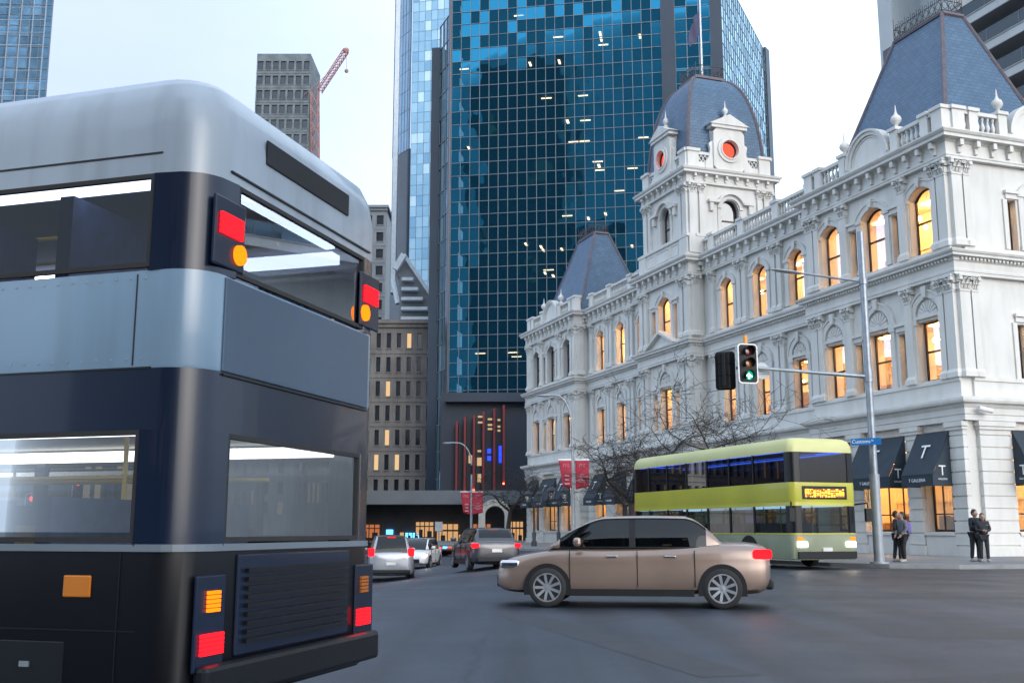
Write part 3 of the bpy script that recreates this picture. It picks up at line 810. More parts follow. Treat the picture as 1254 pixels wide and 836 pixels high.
# --- rooms behind the windows: real lamps on real walls
def room(fr, u0, u1, z0, z1, lamps, depth=4.2, stock=True, d0=.52, rows=(1.1, 2.9), skip=False):
    m = MB(fr); d1 = d0 + depth; a, b = u0 + .06, u1 - .06
    m.add([(a, d1, z0), (b, d1, z0), (b, d1, z1), (a, d1, z1)], [(0, 1, 2, 3)])
    m.add([(a, d0, z1), (b, d0, z1), (b, d1, z1), (a, d1, z1)], [(0, 1, 2, 3)])
    for q in ((b,) if skip else (a, b)): m.add([(q, d0, z0), (q, d1, z0), (q, d1, z1), (q, d0, z1)], [(0, 1, 2, 3)])
    m.box(a, b, d1 - .06, d1 - .01, z0 + 2.35, z0 + 2.45)
    o = m.build('room', M['room'], H)
    f = MB(fr); f.add([(a, d0, z0), (b, d0, z0), (b, d1, z0), (a, d1, z0)], [(0, 1, 2, 3)]); f.build('room_floor', M['roomfloor'], o)
    if lamps:
        l_ = MB(fr)
        for dd in rows:
            u = a + .5
            while u < b - .6:
                l_.box(u, u + .9, d0 + dd, d0 + dd + .5, z1 - .07, z1 - .02); u += 1.9
        l_.build('ceiling_lamp', M['lampwarm'], o)
        p_ = MB(fr); u = a + .7
        while u < b - .3:
            p_.ball((u, d0 + random.uniform(1.4, 3.2), z1 - random.uniform(.6, 1.5)), random.uniform(.07, .13), 8, 6); u += random.uniform(.8, 1.5)
        p_.build('pendant_lamp', M['bulb'], o)
    if stock:
        for mm in (M['stock'], M['stock2']):
            s_ = MB(fr); u = a + .3
            while u < b - 1.0:
                ww = random.uniform(.35, .9); hh = random.uniform(.8, 1.9); dd = d0 + random.uniform(.5, depth - .8)
                s_.box(u, u + ww, dd, dd + .35, z0 + .02, z0 + hh); u += ww + random.uniform(.3, 1.5)
            s_.build('display_stand', mm, o)
for fr, u0, u1 in ((front, .5, A1), (wing, A1, B1), (front, B1, C1), (wing, C1, D1)):
    k = u0 == .5
    room(fr, u0, u1, 13.3, 17.6, True, stock=False, skip=k)
    room(fr, u0, u1, 7.1, 11.3, True, skip=k)
    room(fr, u0, u1, .25, 5.6, True, depth=4.2 if k else 3.2, skip=k, rows=(1.1, 2.9) if k else (.9,))
room(front, D1, L_END, 13.3, 17.6, False, stock=False); room(front, D1, L_END, 7.1, 11.3, True, rows=(2.9,)); room(front, D1, L_END, .25, 5.6, True, depth=3.2, rows=(.9,))
sroom = lambda u, d, z: (-d, u, z)
for z0, z1 in ((13.3, 17.6), (7.1, 11.3), (.25, 5.6)): room(sroom, 4.8, 15, z0, z1, True, stock=z0 < 13)
# set back link wall at the far end
lk = MB(front); lk.box(L_END, L_END + 1.6, 1.2, 6, 0, 17.2); lk.box(L_END, L_END + 1.7, 1.0, 6, 17.2, 17.5); lk.box(L_END, L_END + 1.65, 1.05, 6, 12.3, 12.6); lk.box(L_END, L_END + 1.65, 1.05, 6, 6.4, 6.7); lk.box(L_END + .3, L_END + 1.3, 1.6, 3, 17.5, 18.9)
lk.build('link_wall', M['stucco'], H)
cc = MB(sidef); cc.tube([(.42, -.22, 6.42), (.42, -.62, 6.32)], .04, 6); cc.tube([(.2, -.6, 6.36), (.85, -.66, 6.24)], [.1, .11], 8)
cc.build('security_camera', M['white'], H)
# ================================================================ towers and other buildings
M['mull'] = mat('grey aluminium mullion', (.15, .175, .20), .4, .1, 2, metal=.4)
M['darkclad'] = mat('dark blue cladding', (.022, .034, .055), .35, .15, .2)
M['twglass'] = towerglass('teal tower glass', (.15, .27, .33), (.006, .048, .085), .5, (.035, .27, .45), 2.2, .75, .10, .25)
M['twglass2'] = glass('sky mirroring tower glass', (.2, .3, .35), refl=(.62, .86, .98), ior=7.0, wob=.15, wscale=.5)  # sky's pale reflection put into the mirror tint of the side faces
M['slab'] = mat('dark office ceiling', (.055, .065, .07), .8, .2, 1)
M['core'] = mat('office core wall', (.045, .06, .07), .8, .3, .4)
M['officelamp'] = emit('office ceiling light', (1, .46, .22), 22)
TZ = 90.0
def wallframe(P0, P1):       # frame along a wall: u along, d inward, z up; outward is to the right of travel
    P0 = Vector(P0); P1 = Vector(P1); e = (P1 - P0); Ln = e.length; e.normalize(); n = Vector((-e.y, e.x))
    return (lambda u, d, z: (P0.x + e.x * u + n.x * d, P0.y + e.y * u + n.y * d, z)), Ln
def curtain(root, P0, P1, z0, z1, cw, rh, gl, depth_m=.12, mul=.09, jit=.005, rows_per=2, name='glazing_band'):
    fr, Ln = wallframe(P0, P1); nc = max(1, int(round(Ln / cw))); nr = int(round((z1 - z0) / rh))
    for r0 in range(0, nr, rows_per):
        g = MB(fr)
        for r_ in range(r0, min(nr, r0 + rows_per)):
            for c_ in range(nc):
                u0, u1 = Ln * c_ / nc, Ln * (c_ + 1) / nc; a, b = z0 + (z1 - z0) * r_ / nr, z0 + (z1 - z0) * (r_ + 1) / nr
                tx, tz = random.uniform(-jit, jit), random.uniform(-jit, jit)
                if isinstance(gl, list): g.cur = random.choices(range(len(gl)), [5, 3, 1.4, .8][:len(gl)])[0]
                g.add([(u0, -tx - tz, a), (u1, tx - tz, a), (u1, tx + tz, b), (u0, -tx + tz, b)], [(0, 1, 2, 3)])
        g.build(name, gl, root)
    m = MB(fr)
    for c_ in range(nc + 1):
        u = Ln * c_ / nc; m.box(u - mul / 2, u + mul / 2, -depth_m, .03, z0, z1)
    for r_ in range(nr + 1):
        z = z0 + (z1 - z0) * r_ / nr; m.box(0, Ln, -depth_m * .6, .028, z - mul / 2, z + mul / 2)
    m.build('mullion_grid', M['mull'], root)
    return fr, Ln

T = thing('office_tower', 'tall teal glass office tower behind the white building with scattered lit ceilings', 'office tower')
def onfront(px, py=100):
    Y = 126.0
    for _ in range(6): X = pix(px, py, Y).x; Y = 128 - .1766 * (X + 7.8)
    return (X, Y)
PA, PB, PB2, PC, PC2 = onfront(553.5), onfront(811), onfront(828), onfront(872), onfront(886)
e = Vector((.421, .907)); s_ = 18.0
while True:
    PD = (PC2[0] + e.x * s_, PC2[1] + e.y * s_)
    if pix(937, 100, PD[1]).x < PD[0] or s_ > 60: break
    s_ += .25
PL = (PA[0] - .355 * 5.2, PA[1] + .935 * 5.2)
TTOP = pix(938, 62, PD[1]).z
frA, LA = curtain(T, PA, PB, 16, TTOP, 1.19, 1.68, M['twglass'], mul=.075)
frB, LB = curtain(T, PB2, PC, 16, TTOP, 1.3, 1.68, M['twglass'])
frC, LC = curtain(T, PC2, PD, 16, TTOP, 1.2, 1.68, M['twglass2'], depth_m=.06, mul=.1)
ZL = pix(545, 12, 128).z
frL, LL = curtain(T, PL, (PA[0] - .25, PA[1] + .9), 4, ZL, 1.3, 3.3, M['twglass2'], mul=.13)
cl = MB()
def pier4(a, b, z0, z1, th): 
    fr, Ln = wallframe(a, b); c2 = MB(fr); c2.box(0, Ln, -.25, th, z0, z1); return c2
c1 = pier4(PB, PB2, 4, TTOP, 1.2); c1.build('column', M['darkclad'], T)
c1 = pier4(PC, PC2, 4, TTOP + .4, 1.2); c1.build('column', M['darkclad'], T)
c1 = pier4(PD, (PD[0] + .8, PD[1] + 1.2), 4, TTOP + .5, 1.0); c1.build('column', M['darkclad'], T)
c1 = pier4((PA[0] - .3, PA[1] + .85), PA, 4, ZL + 8, 1.0); c1.build('column', M['darkclad'], T)
c1 = pier4((PL[0] - 1.1, PL[1] + .2), PL, 4, ZL - 3, 1.0); c1.build('column', M['darkclad'], T)
lft = MB(frA); lft.box(-.05, LA, 7.2, 7.4, 4, TTOP); 
lft.build('core_wall', M['core'], T)
nfl = 0; lampm = MB(); lampm.box(-.62, .62, -.13, .13, -.03, 0); lamp0 = None
lit_rows = {}
z = 16 + 1.68 * 2
fi = 0
while z < TTOP:
    s_ = MB(frA); s_.box(.1, LA - .1, .16, 7.1, z - .3, z + .25); s_.fr = frB; s_.box(0, LB, .16, 6, z - .3, z + .25)
    so = s_.build('floor_slab', M['slab'], T)
    dens = random.choice([.08, .16, .2, .26, .4, .22, .5]) * (1.0 if z < 60 else .6)
    nl = int(LA / 2.4 * 2 * dens)
    run = random.uniform(2, LA - 8)
    for k in range(nl):
        u = min(LA - 1, max(1, run + random.choice([0, 2.4, 4.8, 7.2, 2.4]) + random.uniform(-.1, .1) if random.random() < .75 else random.uniform(1, LA - 1)))
        p = frA(u, random.choice([1.3, 2.9, 4.5]), z - .36)
        if lamp0 is None:
            lamp0 = lampm.build('ceiling_light', M['officelamp'], T); o = lamp0
        else:
            o = lamp0.copy(); C.objects.link(o); o.parent = T
        o.location = p; o.rotation_euler = (0, 0, math.atan2(-.174, .985) + (PI / 2 if random.random() < .5 else 0)); nfl += 1
    if random.random() < .12:
        o = lamp0.copy() if lamp0 else None
        if o: C.objects.link(o); o.parent = T; o.location = frB(1.3, 1.2, z - .36); nfl += 1
    z += 3.36; fi += 1
# podium with red fins and a street canopy
pd = MB(); pf, pl = wallframe((-8.0, 119.5), (2.5, 119.5))
pd.fr = pf; pd.box(0, pl, 0, 6, 5.2, 16.4); pd.box(.6, pl, -1.6, 0, 15.2, 15.5)
pd.build('podium', M['darkclad'], T)
for k, (px, pt, pb) in enumerate(((560, 517, 612), (570, 511, 604), (581, 509, 600), (592.5, 505, 606), (605.5, 501, 606), (617, 497, 592))):
    a = pix(px, pt, 118.6); b = pix(px, pb, 118.6)
    f = MB(); f.box(a.x - .12, a.x + .12, 117.6, 119.49, b.z, a.z); f.build('fin', mat('deep red fin', (.20, .018, .022), .45, .1, 1) if k == 0 else bpy.data.materials['deep red fin'], T)
    f = MB(); f.box(a.x - .1, a.x + .1, 117.4, 117.58, b.z - .1, b.z + .05); f.build('fin_uplight', emit('red uplight', (1, .06, .03), 14) if k == 0 else bpy.data.materials['red uplight'], T)
bl = emit('blue led', (.02, .05, 1), 1.6); wl = emit('warm window strip', (1, .66, .34), .42)
for px, py, ww, hh, mm in ((599, 552, .4, .5, bl), (599, 561, .4, .5, bl), (612.5, 549, .3, .6, bl), (612.5, 556, .3, .6, bl), (612.5, 563, .3, .6, bl),
                           (588, 510, .5, .2, wl), (588, 517, .5, .2, wl), (600, 513, .5, .2, wl), (600, 520, .5, .2, wl), (600, 525, .5, .2, wl), (611, 514, .3, .2, wl), (611, 522, .3, .2, wl), (611, 527, .3, .2, wl),
                           (587, 552, .4, .2, wl), (587, 565, .5, .9, wl), (576, 562, .4, .9, wl), (587, 585, .4, .9, wl)):
    ww *= .5; hh *= .5; p = pix(px, py, 119.4); f = MB(); f.box(p.x - ww, p.x + ww, 119.35, 119.49, p.z - hh, p.z + hh); f.build('lit_panel', mm, T)
cpy = MB(); cpy.box(-22, 2.2, 111, 119.4, 3.9, 5.1); cpy.box(-22.2, 2.4, 110.8, 111, 3.8, 5.2)
cpn = cpy.build('street_canopy', mat('grey canopy fascia', (.15, .17, .19), .5, .1, .4), T)
sf = MB(); sf.box(-22, 2.2, 119.3, 119.6, -1, 3.9)
sf.build('shop_wall', mat('dark shopfront', (.03, .03, .035), .4, .4, .6), T)
shopw = [emit('warm shop window', (1, .55, .24), .42), emit('orange shop window', (1, .33, .12), .3), emit('blue shop light', (.08, .45, 1), 3.0), emit('red shop light', (1, .06, .05), 2.6)]
for px, py, ww, hh, k in ((561, 674, .55, 1.5, 0), (553, 680, .6, .9, 1), (545, 674, .25, .8, 2), (535, 682, .2, .3, 0), (528, 668, .2, .12, 3), (537, 671, .3, .12, 3), (551, 668, .18, .18, 3),
                          (477, 651, .35, .25, 2), (452, 650, 1.2, .7, 1), (520, 648, 1.0, .8, 0), (548, 655, 1.2, 1.2, 0), (590, 655, 1.0, 1.2, 1), (632, 652, .8, 1.2, 0), (505, 655, .8, .25, 2), (492, 655, .2, .3, 0), (510, 663, .3, .2, 3), (549, 686, .12, .7, 3), (566, 668, .5, 1.2, 0), (533, 678, .12, .3, 0), (520, 665, .3, .12, 3)):
    p = pix(px, py, 119); f = MB(); f.box(p.x - ww, p.x + ww, 118.95, 119.28, max(-.9, p.z - hh), min(3.8, p.z + hh)); o = f.build('lit_shop_panel', shopw[k], T)
    if ww > .7:
        f = MB()
        for j in range(5): f.box(p.x - ww + ww * j / 2 - .05, p.x - ww + ww * j / 2 + .05, 118.88, 118.94, max(-.9, p.z - hh), min(3.8, p.z + hh))
        f.box(p.x - ww, p.x + ww, 118.8, 118.87, p.z + hh * .35, p.z + hh * .5); f.box(p.x - ww * .6, p.x - ww * .2, 118.8, 118.87, p.z - hh, p.z); f.box(p.x + ww * .3, p.x + ww * .8, 118.8, 118.87, p.z - hh, p.z - hh * .2); f.build('shop_frame', M['darkclad'], o)

# tower further left; its pale blue is reflected sky put into the tile colours
T2 = thing('office_tower', 'slim pale blue glass tower left of the teal tower, sky reflection coloured into its mixed blue tiles', 'office tower')
g2 = []
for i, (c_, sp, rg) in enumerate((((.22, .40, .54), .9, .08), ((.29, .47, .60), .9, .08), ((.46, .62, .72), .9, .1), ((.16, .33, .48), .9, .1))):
    m_ = mat('sky tinted tile glass %s' % 'abcd'[i], c_, rg, .06, .5, spec=sp, metal=.35); g2.append(m_)
YB = 165.0; x0, x1, x2 = pix(501, 300, YB).x, pix(534, 300, YB).x, pix(474, 300, YB).x
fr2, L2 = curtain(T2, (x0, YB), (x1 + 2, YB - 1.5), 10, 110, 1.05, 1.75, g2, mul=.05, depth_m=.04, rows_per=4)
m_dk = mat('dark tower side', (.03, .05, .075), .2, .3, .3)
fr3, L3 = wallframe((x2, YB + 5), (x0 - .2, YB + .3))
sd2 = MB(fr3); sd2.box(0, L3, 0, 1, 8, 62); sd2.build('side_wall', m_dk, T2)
curtain(T2, (x2, YB + 4.96), (x0 - .2, YB + .26), 62, 110, 1.0, 3.4, [mat('sky tinted side glass', (.20, .36, .52), .12, .1, .3, metal=.3, spec=.9)], mul=.06, depth_m=.05, rows_per=3)  # pale blue of the mirrored sky put into this colour too
st = MB(); a = pix(483, 230, YB - .5); b = pix(479, 325, YB - .5); c_ = pix(488, 375, YB - 1)
st.box(a.x - .35, a.x + .35, YB - .2, YB + 1.5, 38, 112); st.tube([(a.x, YB, 40), pix(487, 372, YB - 1)], .4, 6); st.build('white_strut', mat('white steel', (.5, .55, .6), .4), T2)
# angled roof frame and low rise in front of it
F2 = thing('apartment_building', 'low grey building with stacked balconies and slanting roof edge by the pale tower', 'building')
Yf = 150.0; p0, p1, p2 = pix(495, 312, Yf), pix(531, 366, Yf), pix(484, 330, Yf)
s_ = MB(); s_.tube([p0, p1], .35, 4); s_.tube([p2, p0], .6, 4); s_.build('roof_edge', bpy.data.materials['white steel'], F2)
bd = MB(); q0, q1 = pix(488, 420, Yf + 1), pix(532, 420, Yf + 1)
bd.prism([(q0.x, 2), (q1.x, 2), (q1.x, p1.z - .4), (p0.x, p0.z - .4), (p2.x, p2.z - .4), (q0.x, p2.z - 1)], Yf + 1, Yf + 6); bd.build('wall', mat('grey render', (.16, .17, .18), .7, .15, .4), F2)
for k in range(5):
    z_ = pix(500, 340 + 12 * k, Yf).z; s_ = MB(); xa = pix(492, 340, Yf).x; xb = pix(506 + 6 * k, 340, Yf).x
    s_.box(xa, xb, Yf - .3, Yf + 1.1, z_ - .45, z_); s_.build('balcony', bpy.data.materials['white steel'], F2)

# old stone office block
M['stone'] = mat('sooty sandstone', (.17, .155, .145), .8, .2, .35, bump=.2, bscale=3, streak=.2)
M['darkwin'] = mat('dark window glass', (.015, .02, .028), .12, .3, .5, spec=.8)
def block(name, label, cat, x0, x1, y, dep, zt, cols, rows, z0w=5.0, m='stone', ww=.5, hh=.62, lit=0.06, cornice=True, group=None, rz=0.0, win='window', grid_from=0):
    r = thing(name, label, cat, ((x0 + x1) / 2, y, 0), rz, group); w_ = (x1 - x0)
    W = MB(); cw = w_ / cols; rh = (zt - z0w - 1.2) / rows
    ops = []
    for c_ in range(cols):
        for k in range(rows): ops.append((c_, k))
    # wall as strips with real openings
    for k in range(rows):
        zb = z0w + rh * k; za = zb + rh * (1 - hh) * .55; zc = za + rh * hh
        W.box(-w_ / 2, w_ / 2, 0, .5, zb, za); W.box(-w_ / 2, w_ / 2, 0, .5, zc, zb + rh)
        for c_ in range(cols + 1):
            xa = -w_ / 2 + cw * c_ - cw * (1 - ww) / 2; xb = xa + cw * (1 - ww)
            W.box(max(-w_ / 2, xa), min(w_ / 2, xb), 0, .5, za, zc)
        for c_ in range(cols):
            xa = -w_ / 2 + cw * c_ + cw * (1 - ww) / 2; W.box(xa - .08, xa + cw * ww + .08, -.12, -.002, za - .16, za - .01)
        W.box(-w_ / 2 - .05, w_ / 2 + .05, -.08, -.003, zb - .12, zb + .05)
    W.box(-w_ / 2, w_ / 2, 0, .5, -1, z0w); W.box(-w_ / 2, w_ / 2, 0, .5, zt - 1.2, zt)
    W.box(-w_ / 2, w_ / 2, .9, dep, -1, zt - .05)
    if cornice:
        W.box(-w_ / 2 - .5, w_ / 2 + .5, -.6, dep, zt - .5, zt); W.box(-w_ / 2 - .25, w_ / 2 + .25, -.3, -.004, zt - 1.0, zt - .5)
    W.build('wall', M[m] if isinstance(m, str) else m, r)
    k0 = 0
    for k in range(rows):
        zb = z0w + rh * k; za = zb + rh * (1 - hh) * .55; zc = za + rh * hh
        for c_ in range(cols):
            xa = -w_ / 2 + cw * c_ + cw * (1 - ww) / 2; xb = xa + cw * ww
            f = MB(); f.box(xa, xb, .30, .34, za, zc); li = random.random() < lit
            f.build(win, M['litwin'] if li else M['darkwin'], r)
    return r
M['litwin'] = emit('lit office window', (1, .66, .34), .55)
q0, q1 = pix(418, 500, 140), pix(531, 500, 140)
zt = pix(480, 392, 140).z
block('stone_building', 'old sooty stone office block with paired windows beside the teal tower', 'building', q0.x, q1.x, 140, 12, zt, 9, 7, ww=.42)
q0, q1 = pix(425, 300, 190), pix(472, 300, 190)
block('apartment_building', 'grey concrete apartment block with stacked window bays behind the stone office', 'building', q0.x - 8, q1.x, 190, 14, pix(450, 252, 190).z, 7, 16, z0w=8, m=mat('grey concrete', (.24, .25, .26), .8, .12, .4), ww=.6, hh=.55, lit=.02)

# modern apartments behind the white building
AP = thing('apartment_building', 'modern pale apartment block with glass balconies behind the right slate roof', 'building', O, HRZ)
M['pale'] = mat('pale precast concrete', (.50, .52, .53), .7, .06, .3, streak=.06)
M['soffit'] = mat('grey soffit paint', (.34, .33, .32), .8, .05)  # a darker grey than the wall concrete
M['balglass'] = glass('blue balcony glass', (.42, .62, .74), refl=(.8, .92, 1), ior=1.7)
ap = lambda u, d, z: (-u, 27 + d, z)
m = MB(ap); m.box(-8, 36.38, 3.2, 12, 0, 62)
EB = 27.2
for k in range(8):
    zz = 20 + 2.95 * k; m.box(-8, EB, -.2, 3.2, zz, zz + .75)
m.box(EB, EB + 1.2, -.25, 3.2, 0, 62); m.box(34.6, 36.4, 0, 3.2, 0, 62)
for k in range(8):
    zz = 20 + 2.95 * k; m.box(EB + 1.2, 34.6, -.1, 3.2, zz, zz + 1.15)
m.build('wall', M['pale'], AP)
for k in range(8):
    zz = 20 + 2.95 * k
    f = MB(ap); f.box(-8, EB - .05, -.16, 3.15, zz - .03, zz - .003); f.box(-8, EB, -.26, -.2, zz + .66, zz + .75); f.build('balcony_soffit', M['soffit'], AP)
    g = MB(ap)
    for j in range(11): g.box(-8 + 3.2 * j + .04, -8 + 3.2 * (j + 1) - .04, -.1, -.07, zz + .77, zz + 1.75)
    o = g.build('balcony_glass', M['balglass'], AP)
    g = MB(ap); g.box(-8, EB, -.13, -.04, zz + 1.75, zz + 1.8)
    for j in range(12): g.box(-8 + 3.2 * j - .03, -8 + 3.2 * j + .03, -.12, -.05, zz + .75, zz + 1.75)
    g.build('handrail', M['mull'], o)
    f = MB(ap)
    for j in range(7): f.box(-7 + 4.9 * j, -4 + 4.9 * j, 3.12, 3.18, zz + .8, zz + 2.85)
    f.build('balcony_door', M['darkwin'], AP)
    f = MB(ap); f.ball((12 + 3 * (k % 4), 1.4, zz - .07), .13, 8, 4); f.build('soffit_light', M['black'], AP)
    f = MB(ap); f.box(29.4, 33.6, 3.05, 3.18, zz + 1.2, zz + 2.8); f.build('window', M['darkwin'], AP)
    f = MB(ap); f.box(35.0, 36.0, -.05, .04, zz + 1.1, zz + 2.3); f.build('window', M['darkwin'], AP)

# towers across the street behind the photographer: they are what the teal glass mirrors
for (xa, xb, y_, zt_, c_, lab) in ((-82, -50, -62, 150, 8, 'dark office tower behind the photographer, tallest of three'), (-47, -33, -58, 92, 4, 'dark office tower behind the photographer, narrow one'), (-30, 4, -66, 58, 8, 'dark office block behind the photographer, lowest of three')):
    block('office_tower', lab, 'office tower', xa, xb, y_, 14, zt_, c_, 14, z0w=4, m=M['darkclad'], ww=.7, lit=.1, rz=PI, cornice=False)

# far left: glass tower in scaffold, half built tower and its crane
Yg = 150.0
gx0, gx1 = pix(-60, 60, Yg).x, pix(57, 60, Yg).x
TG = thing('office_tower', 'blue glass tower wrapped in scaffold at the top left edge', 'office tower')
gz = [mat('scaffold glass %s' % 'ab'[i], c_, .15, .3, .5, metal=.3) for i, c_ in enumerate(((.06, .14, .22), (.10, .22, .34)))]
curtain(TG, (gx0, Yg), (gx1, Yg + 1), 30, 88, 1.6, 1.7, gz, mul=.12, rows_per=5)
sc = MB()
for k in range(9):
    x = gx0 + (gx1 - gx0) * k / 8; sc.tube([(x, Yg - 1.2, 30), (x, Yg - 1.2, 87)], .1, 4)
for k in range(14): sc.tube([(gx0, Yg - 1.2, 60 + 2 * k), (gx1, Yg - 1.2, 60 + 2 * k)], .07, 4)
sc.build('scaffold', M['galv'], TG)
Yc = 230.0; cx0, cx1 = pix(314, 90, Yc).x, pix(380, 90, Yc).x; cz = pix(345, 66, Yc).z
block('half_built_tower', 'half built concrete tower wrapped in dark netting beside a crane', 'building', cx0, cx1, Yc, 12, cz, 7, 22, z0w=30, m=mat('netted concrete', (.13, .15, .16), .8, .3, .6), ww=.72, hh=.6, lit=.0, cornice=False)
CR = thing('tower_crane', 'red lattice crane, paled by a painted veil, leaning over the half built tower', 'crane', (pix(380, 110, Yc).x + 3, Yc + 4, 0))
cm_ = MB(); base = Vector((0, 0, 0)); jb = pix(391, 112, Yc) - CR.location; jt = pix(424, 62, Yc) - CR.location
def lattice(mb, a, b, wd, n, r):
    a = Vector(a); b = Vector(b); d = (b - a).normalized(); s1 = d.cross(Vector((0, 1, 0))).normalized(); s2 = d.cross(s1)
    cs = [s1 * wd + s2 * wd, s1 * wd - s2 * wd, s1 * -wd - s2 * wd, s1 * -wd + s2 * wd]
    for c_ in cs: mb.tube([a + c_, b + c_], r, 4)
    for k in range(n):
        p, q = a + (b - a) * k / n, a + (b - a) * (k + 1) / n
        for i in range(4): mb.tube([p + cs[i], q + cs[(i + 1) % 4]], r * .7, 4)
lattice(cm_, (jb.x - 1, 4, 60), jb + Vector((-1, 0, 0)), .8, 12, .16); cm_.build('mast', mat('veiled red crane steel', (.36, .17, .15), .6, .2, 2), CR)  # veil painted in: the red is paled and dulled as if behind haze
cm_ = MB(); lattice(cm_, jb, jt, .55, 14, .13); cm_.ball(jt, .7, 6, 4); cm_.build('jib', bpy.data.materials['veiled red crane steel'], CR)
cm_ = MB(); cm_.tube([jt, jt + Vector((.2, 0, -4.5))], .05, 4); cm_.ball(jt + Vector((.2, 0, -5)), .5, 6, 4); cm_.tube([jt * .6 + jb * .4, jb + Vector((-3.5, 0, -1))], .06, 4); cm_.build('hook_cable', bpy.data.materials['veiled red crane steel'], CR)

# street blocks seen through the near bus
block('stone_building', 'pale narrow building with arched openings far down the left street', 'building', pix(316, 600, 95).x, pix(352, 600, 95).x, 95, 10, pix(330, 558, 95).z + 1, 2, 3, z0w=2.2, m=mat('pale stone', (.34, .33, .31), .8, .1, .5), ww=.4, hh=.6)
block('stone_building', 'dark ribbed office building right of the pale narrow one', 'building', pix(353, 600, 98).x, pix(420, 600, 98).x, 98, 10, 16, 12, 4, z0w=3, m='stone', ww=.5, lit=.12)
block('stone_building', 'grey office building with small windows left of the pale narrow one', 'building', pix(222, 600, 92).x, pix(314, 600, 92).x, 92, 10, 14, 9, 4, z0w=2.6, m=mat('grey stone', (.20, .20, .20), .8, .1, .5), ww=.35, hh=.5, lit=.15)
block('stone_building', 'brown lit shop building at the far left of the street', 'building', pix(60, 600, 88).x, pix(216, 600, 88).x, 88, 10, 17, 12, 5, z0w=3.0, m=mat('brown brick', (.10, .075, .06), .8, .2, .5), ww=.7, hh=.6, lit=.5)
block('stone_building', 'dark building closing the street at the left edge', 'building', pix(-460, 600, 84).x, pix(56, 600, 84).x, 84, 10, 19, 30, 5, z0w=3.0, m='stone', ww=.6, lit=.25)  # left end lengthened out of view to hide sky from the bus glass
# ================================================================ street furniture
def signal_head(name, label, p, rz, lit='green', border=True, tiltback=0, s=1.0):
    t = thing(name, label, 'traffic light', p, rz)       # faces local -y
    t.scale = (s, s, s)
    m = MB()
    def rrect(hw, hh, r, n=5):
        pts = []
        for cx, cz, a0 in ((hw - r, hh - r, 0), (-hw + r, hh - r, 90), (-hw + r, -hh + r, 180), (hw - r, -hh + r, 270)):
            for i in range(n + 1):
                a = R(a0 + 90 * i / n); pts.append((cx + r * math.cos(a), cz + r * math.sin(a)))
        return pts
    m.prism(rrect(.30, .58, .1), -.01, .02); m.build('backing_board', M['black'], t)
    if border:
        b = MB(); o_ = rrect(.32, .60, .12); i_ = rrect(.285, .565, .09)
        for k in range(len(o_)):
            j = (k + 1) % len(o_); b.prism([o_[k], o_[j], i_[j], i_[k]], -.022, .012)
        b.build('border', M['white'], t)
    h = MB()
    for k, z in enumerate((.36, 0, -.36)): h.box(-.17, .17, .02, .26, z - .175, z + .175)
    h.box(-.05, .05, .26, .36, -.5, .5)
    h.build('housing', M['black'], t, bevel=.015)
    for k, (z, c_) in enumerate(((.36, (.10, .006, .008)), (0, (.22, .07, .01)), (-.36, (.01, .05, .03)))):
        v = MB(); n = 14; vs = []; fs = []                # cowl visor: open at the bottom
        for i in range(n + 1):
            a = R(-40 + 260 * i / n); vs += [(.15 * math.cos(a), -.012, z + .15 * math.sin(a)), (.155 * math.cos(a), -.26 + .08 * (1 - math.sin(a)) * .6, z + .155 * math.sin(a))]
        for i in range(n): fs.append((2 * i, 2 * i + 1, 2 * i + 3, 2 * i + 2))
        v.add(vs, fs); v.build('visor', M['black'], t, smooth=True)
        g = MB(); g.ball((0, -.015, z), .135, 14, 8, (1, .25, 1))
        lens_on = (k == 2 and lit == 'green') or (k == 0 and lit == 'red')
        g.build('lens', mat('signal lens', c_, .25, .05, 3, coat=.6) if not (k == 0 and lit == 'red') else emit('red signal', (1, .05, .03), 5), t, smooth=True)
        if k == 2 and lit == 'green':
            e_ = emit('green signal arrow', (.34, 1, .74), 2.6); gl = emit('green signal glow ring', (.0, .55, .32), .9)
            a = MB(); a.prism([(-.028, z - .1), (.028, z - .1), (.028, z + .0), (-.028, z + .0)], -.062, -.056)
            a.prism([(-.115, z - .03), (0, z + .085), (0, z + .02), (-.085, z - .062)], -.062, -.056)
            a.prism([(.115, z - .03), (0, z + .085), (0, z + .02), (.085, z - .062)], -.062, -.056)
            a.build('arrow', e_, t)
            a = MB(); a.arc(0, z, .105, .13, 0, 2 * PI, -.056, -.05, 20); a.build('lit_ring', gl, t)
    return t

POLE = Vector((12.28, 36.5, 0)); PY = 36.5
SPX = lambda px, py, Y=PY: pix(px, py, Y)
P_ = thing('street_lamp', 'tall grey steel pole with curved lamp arm and a long signal arm at the corner', 'street lamp', POLE)
top = SPX(1048, 284).z
m = MB(); m.tube([(0, 0, FPZ), (0, 0, 4.6), (0, 0, top)], [.135, .125, .115], 14); m.build('pole', M['galv'], P_, smooth=True)
m = MB(); m.tube([(0, 0, FPZ), (0, 0, FPZ + .06)], .3, 12); m.tube([(0, 0, FPZ + .06), (0, 0, 5.0 * .62)], .17, 14); m.build('base_sleeve', M['paintgrey'], P_, smooth=True)
zl = SPX(1052, 345).z; le = SPX(984, 335) - POLE
m = MB(); m.tube([(0, 0, zl), (le.x, .0, le.z)], .04, 8); m.tube([(0, 0, zl - .1), (0, 0, zl + .1)], .15, 12); m.build('lamp_arm', M['galv'], P_, smooth=True)
lh = SPX(944, 330) - POLE
m = MB(); d = (lh - le)
m.add([], []); 
ax = [(0, .05, .03), (.1, .09, .05), (.4, .14, .06), (.8, .13, .05), (1, .05, .02)]
vs = []; fs = []
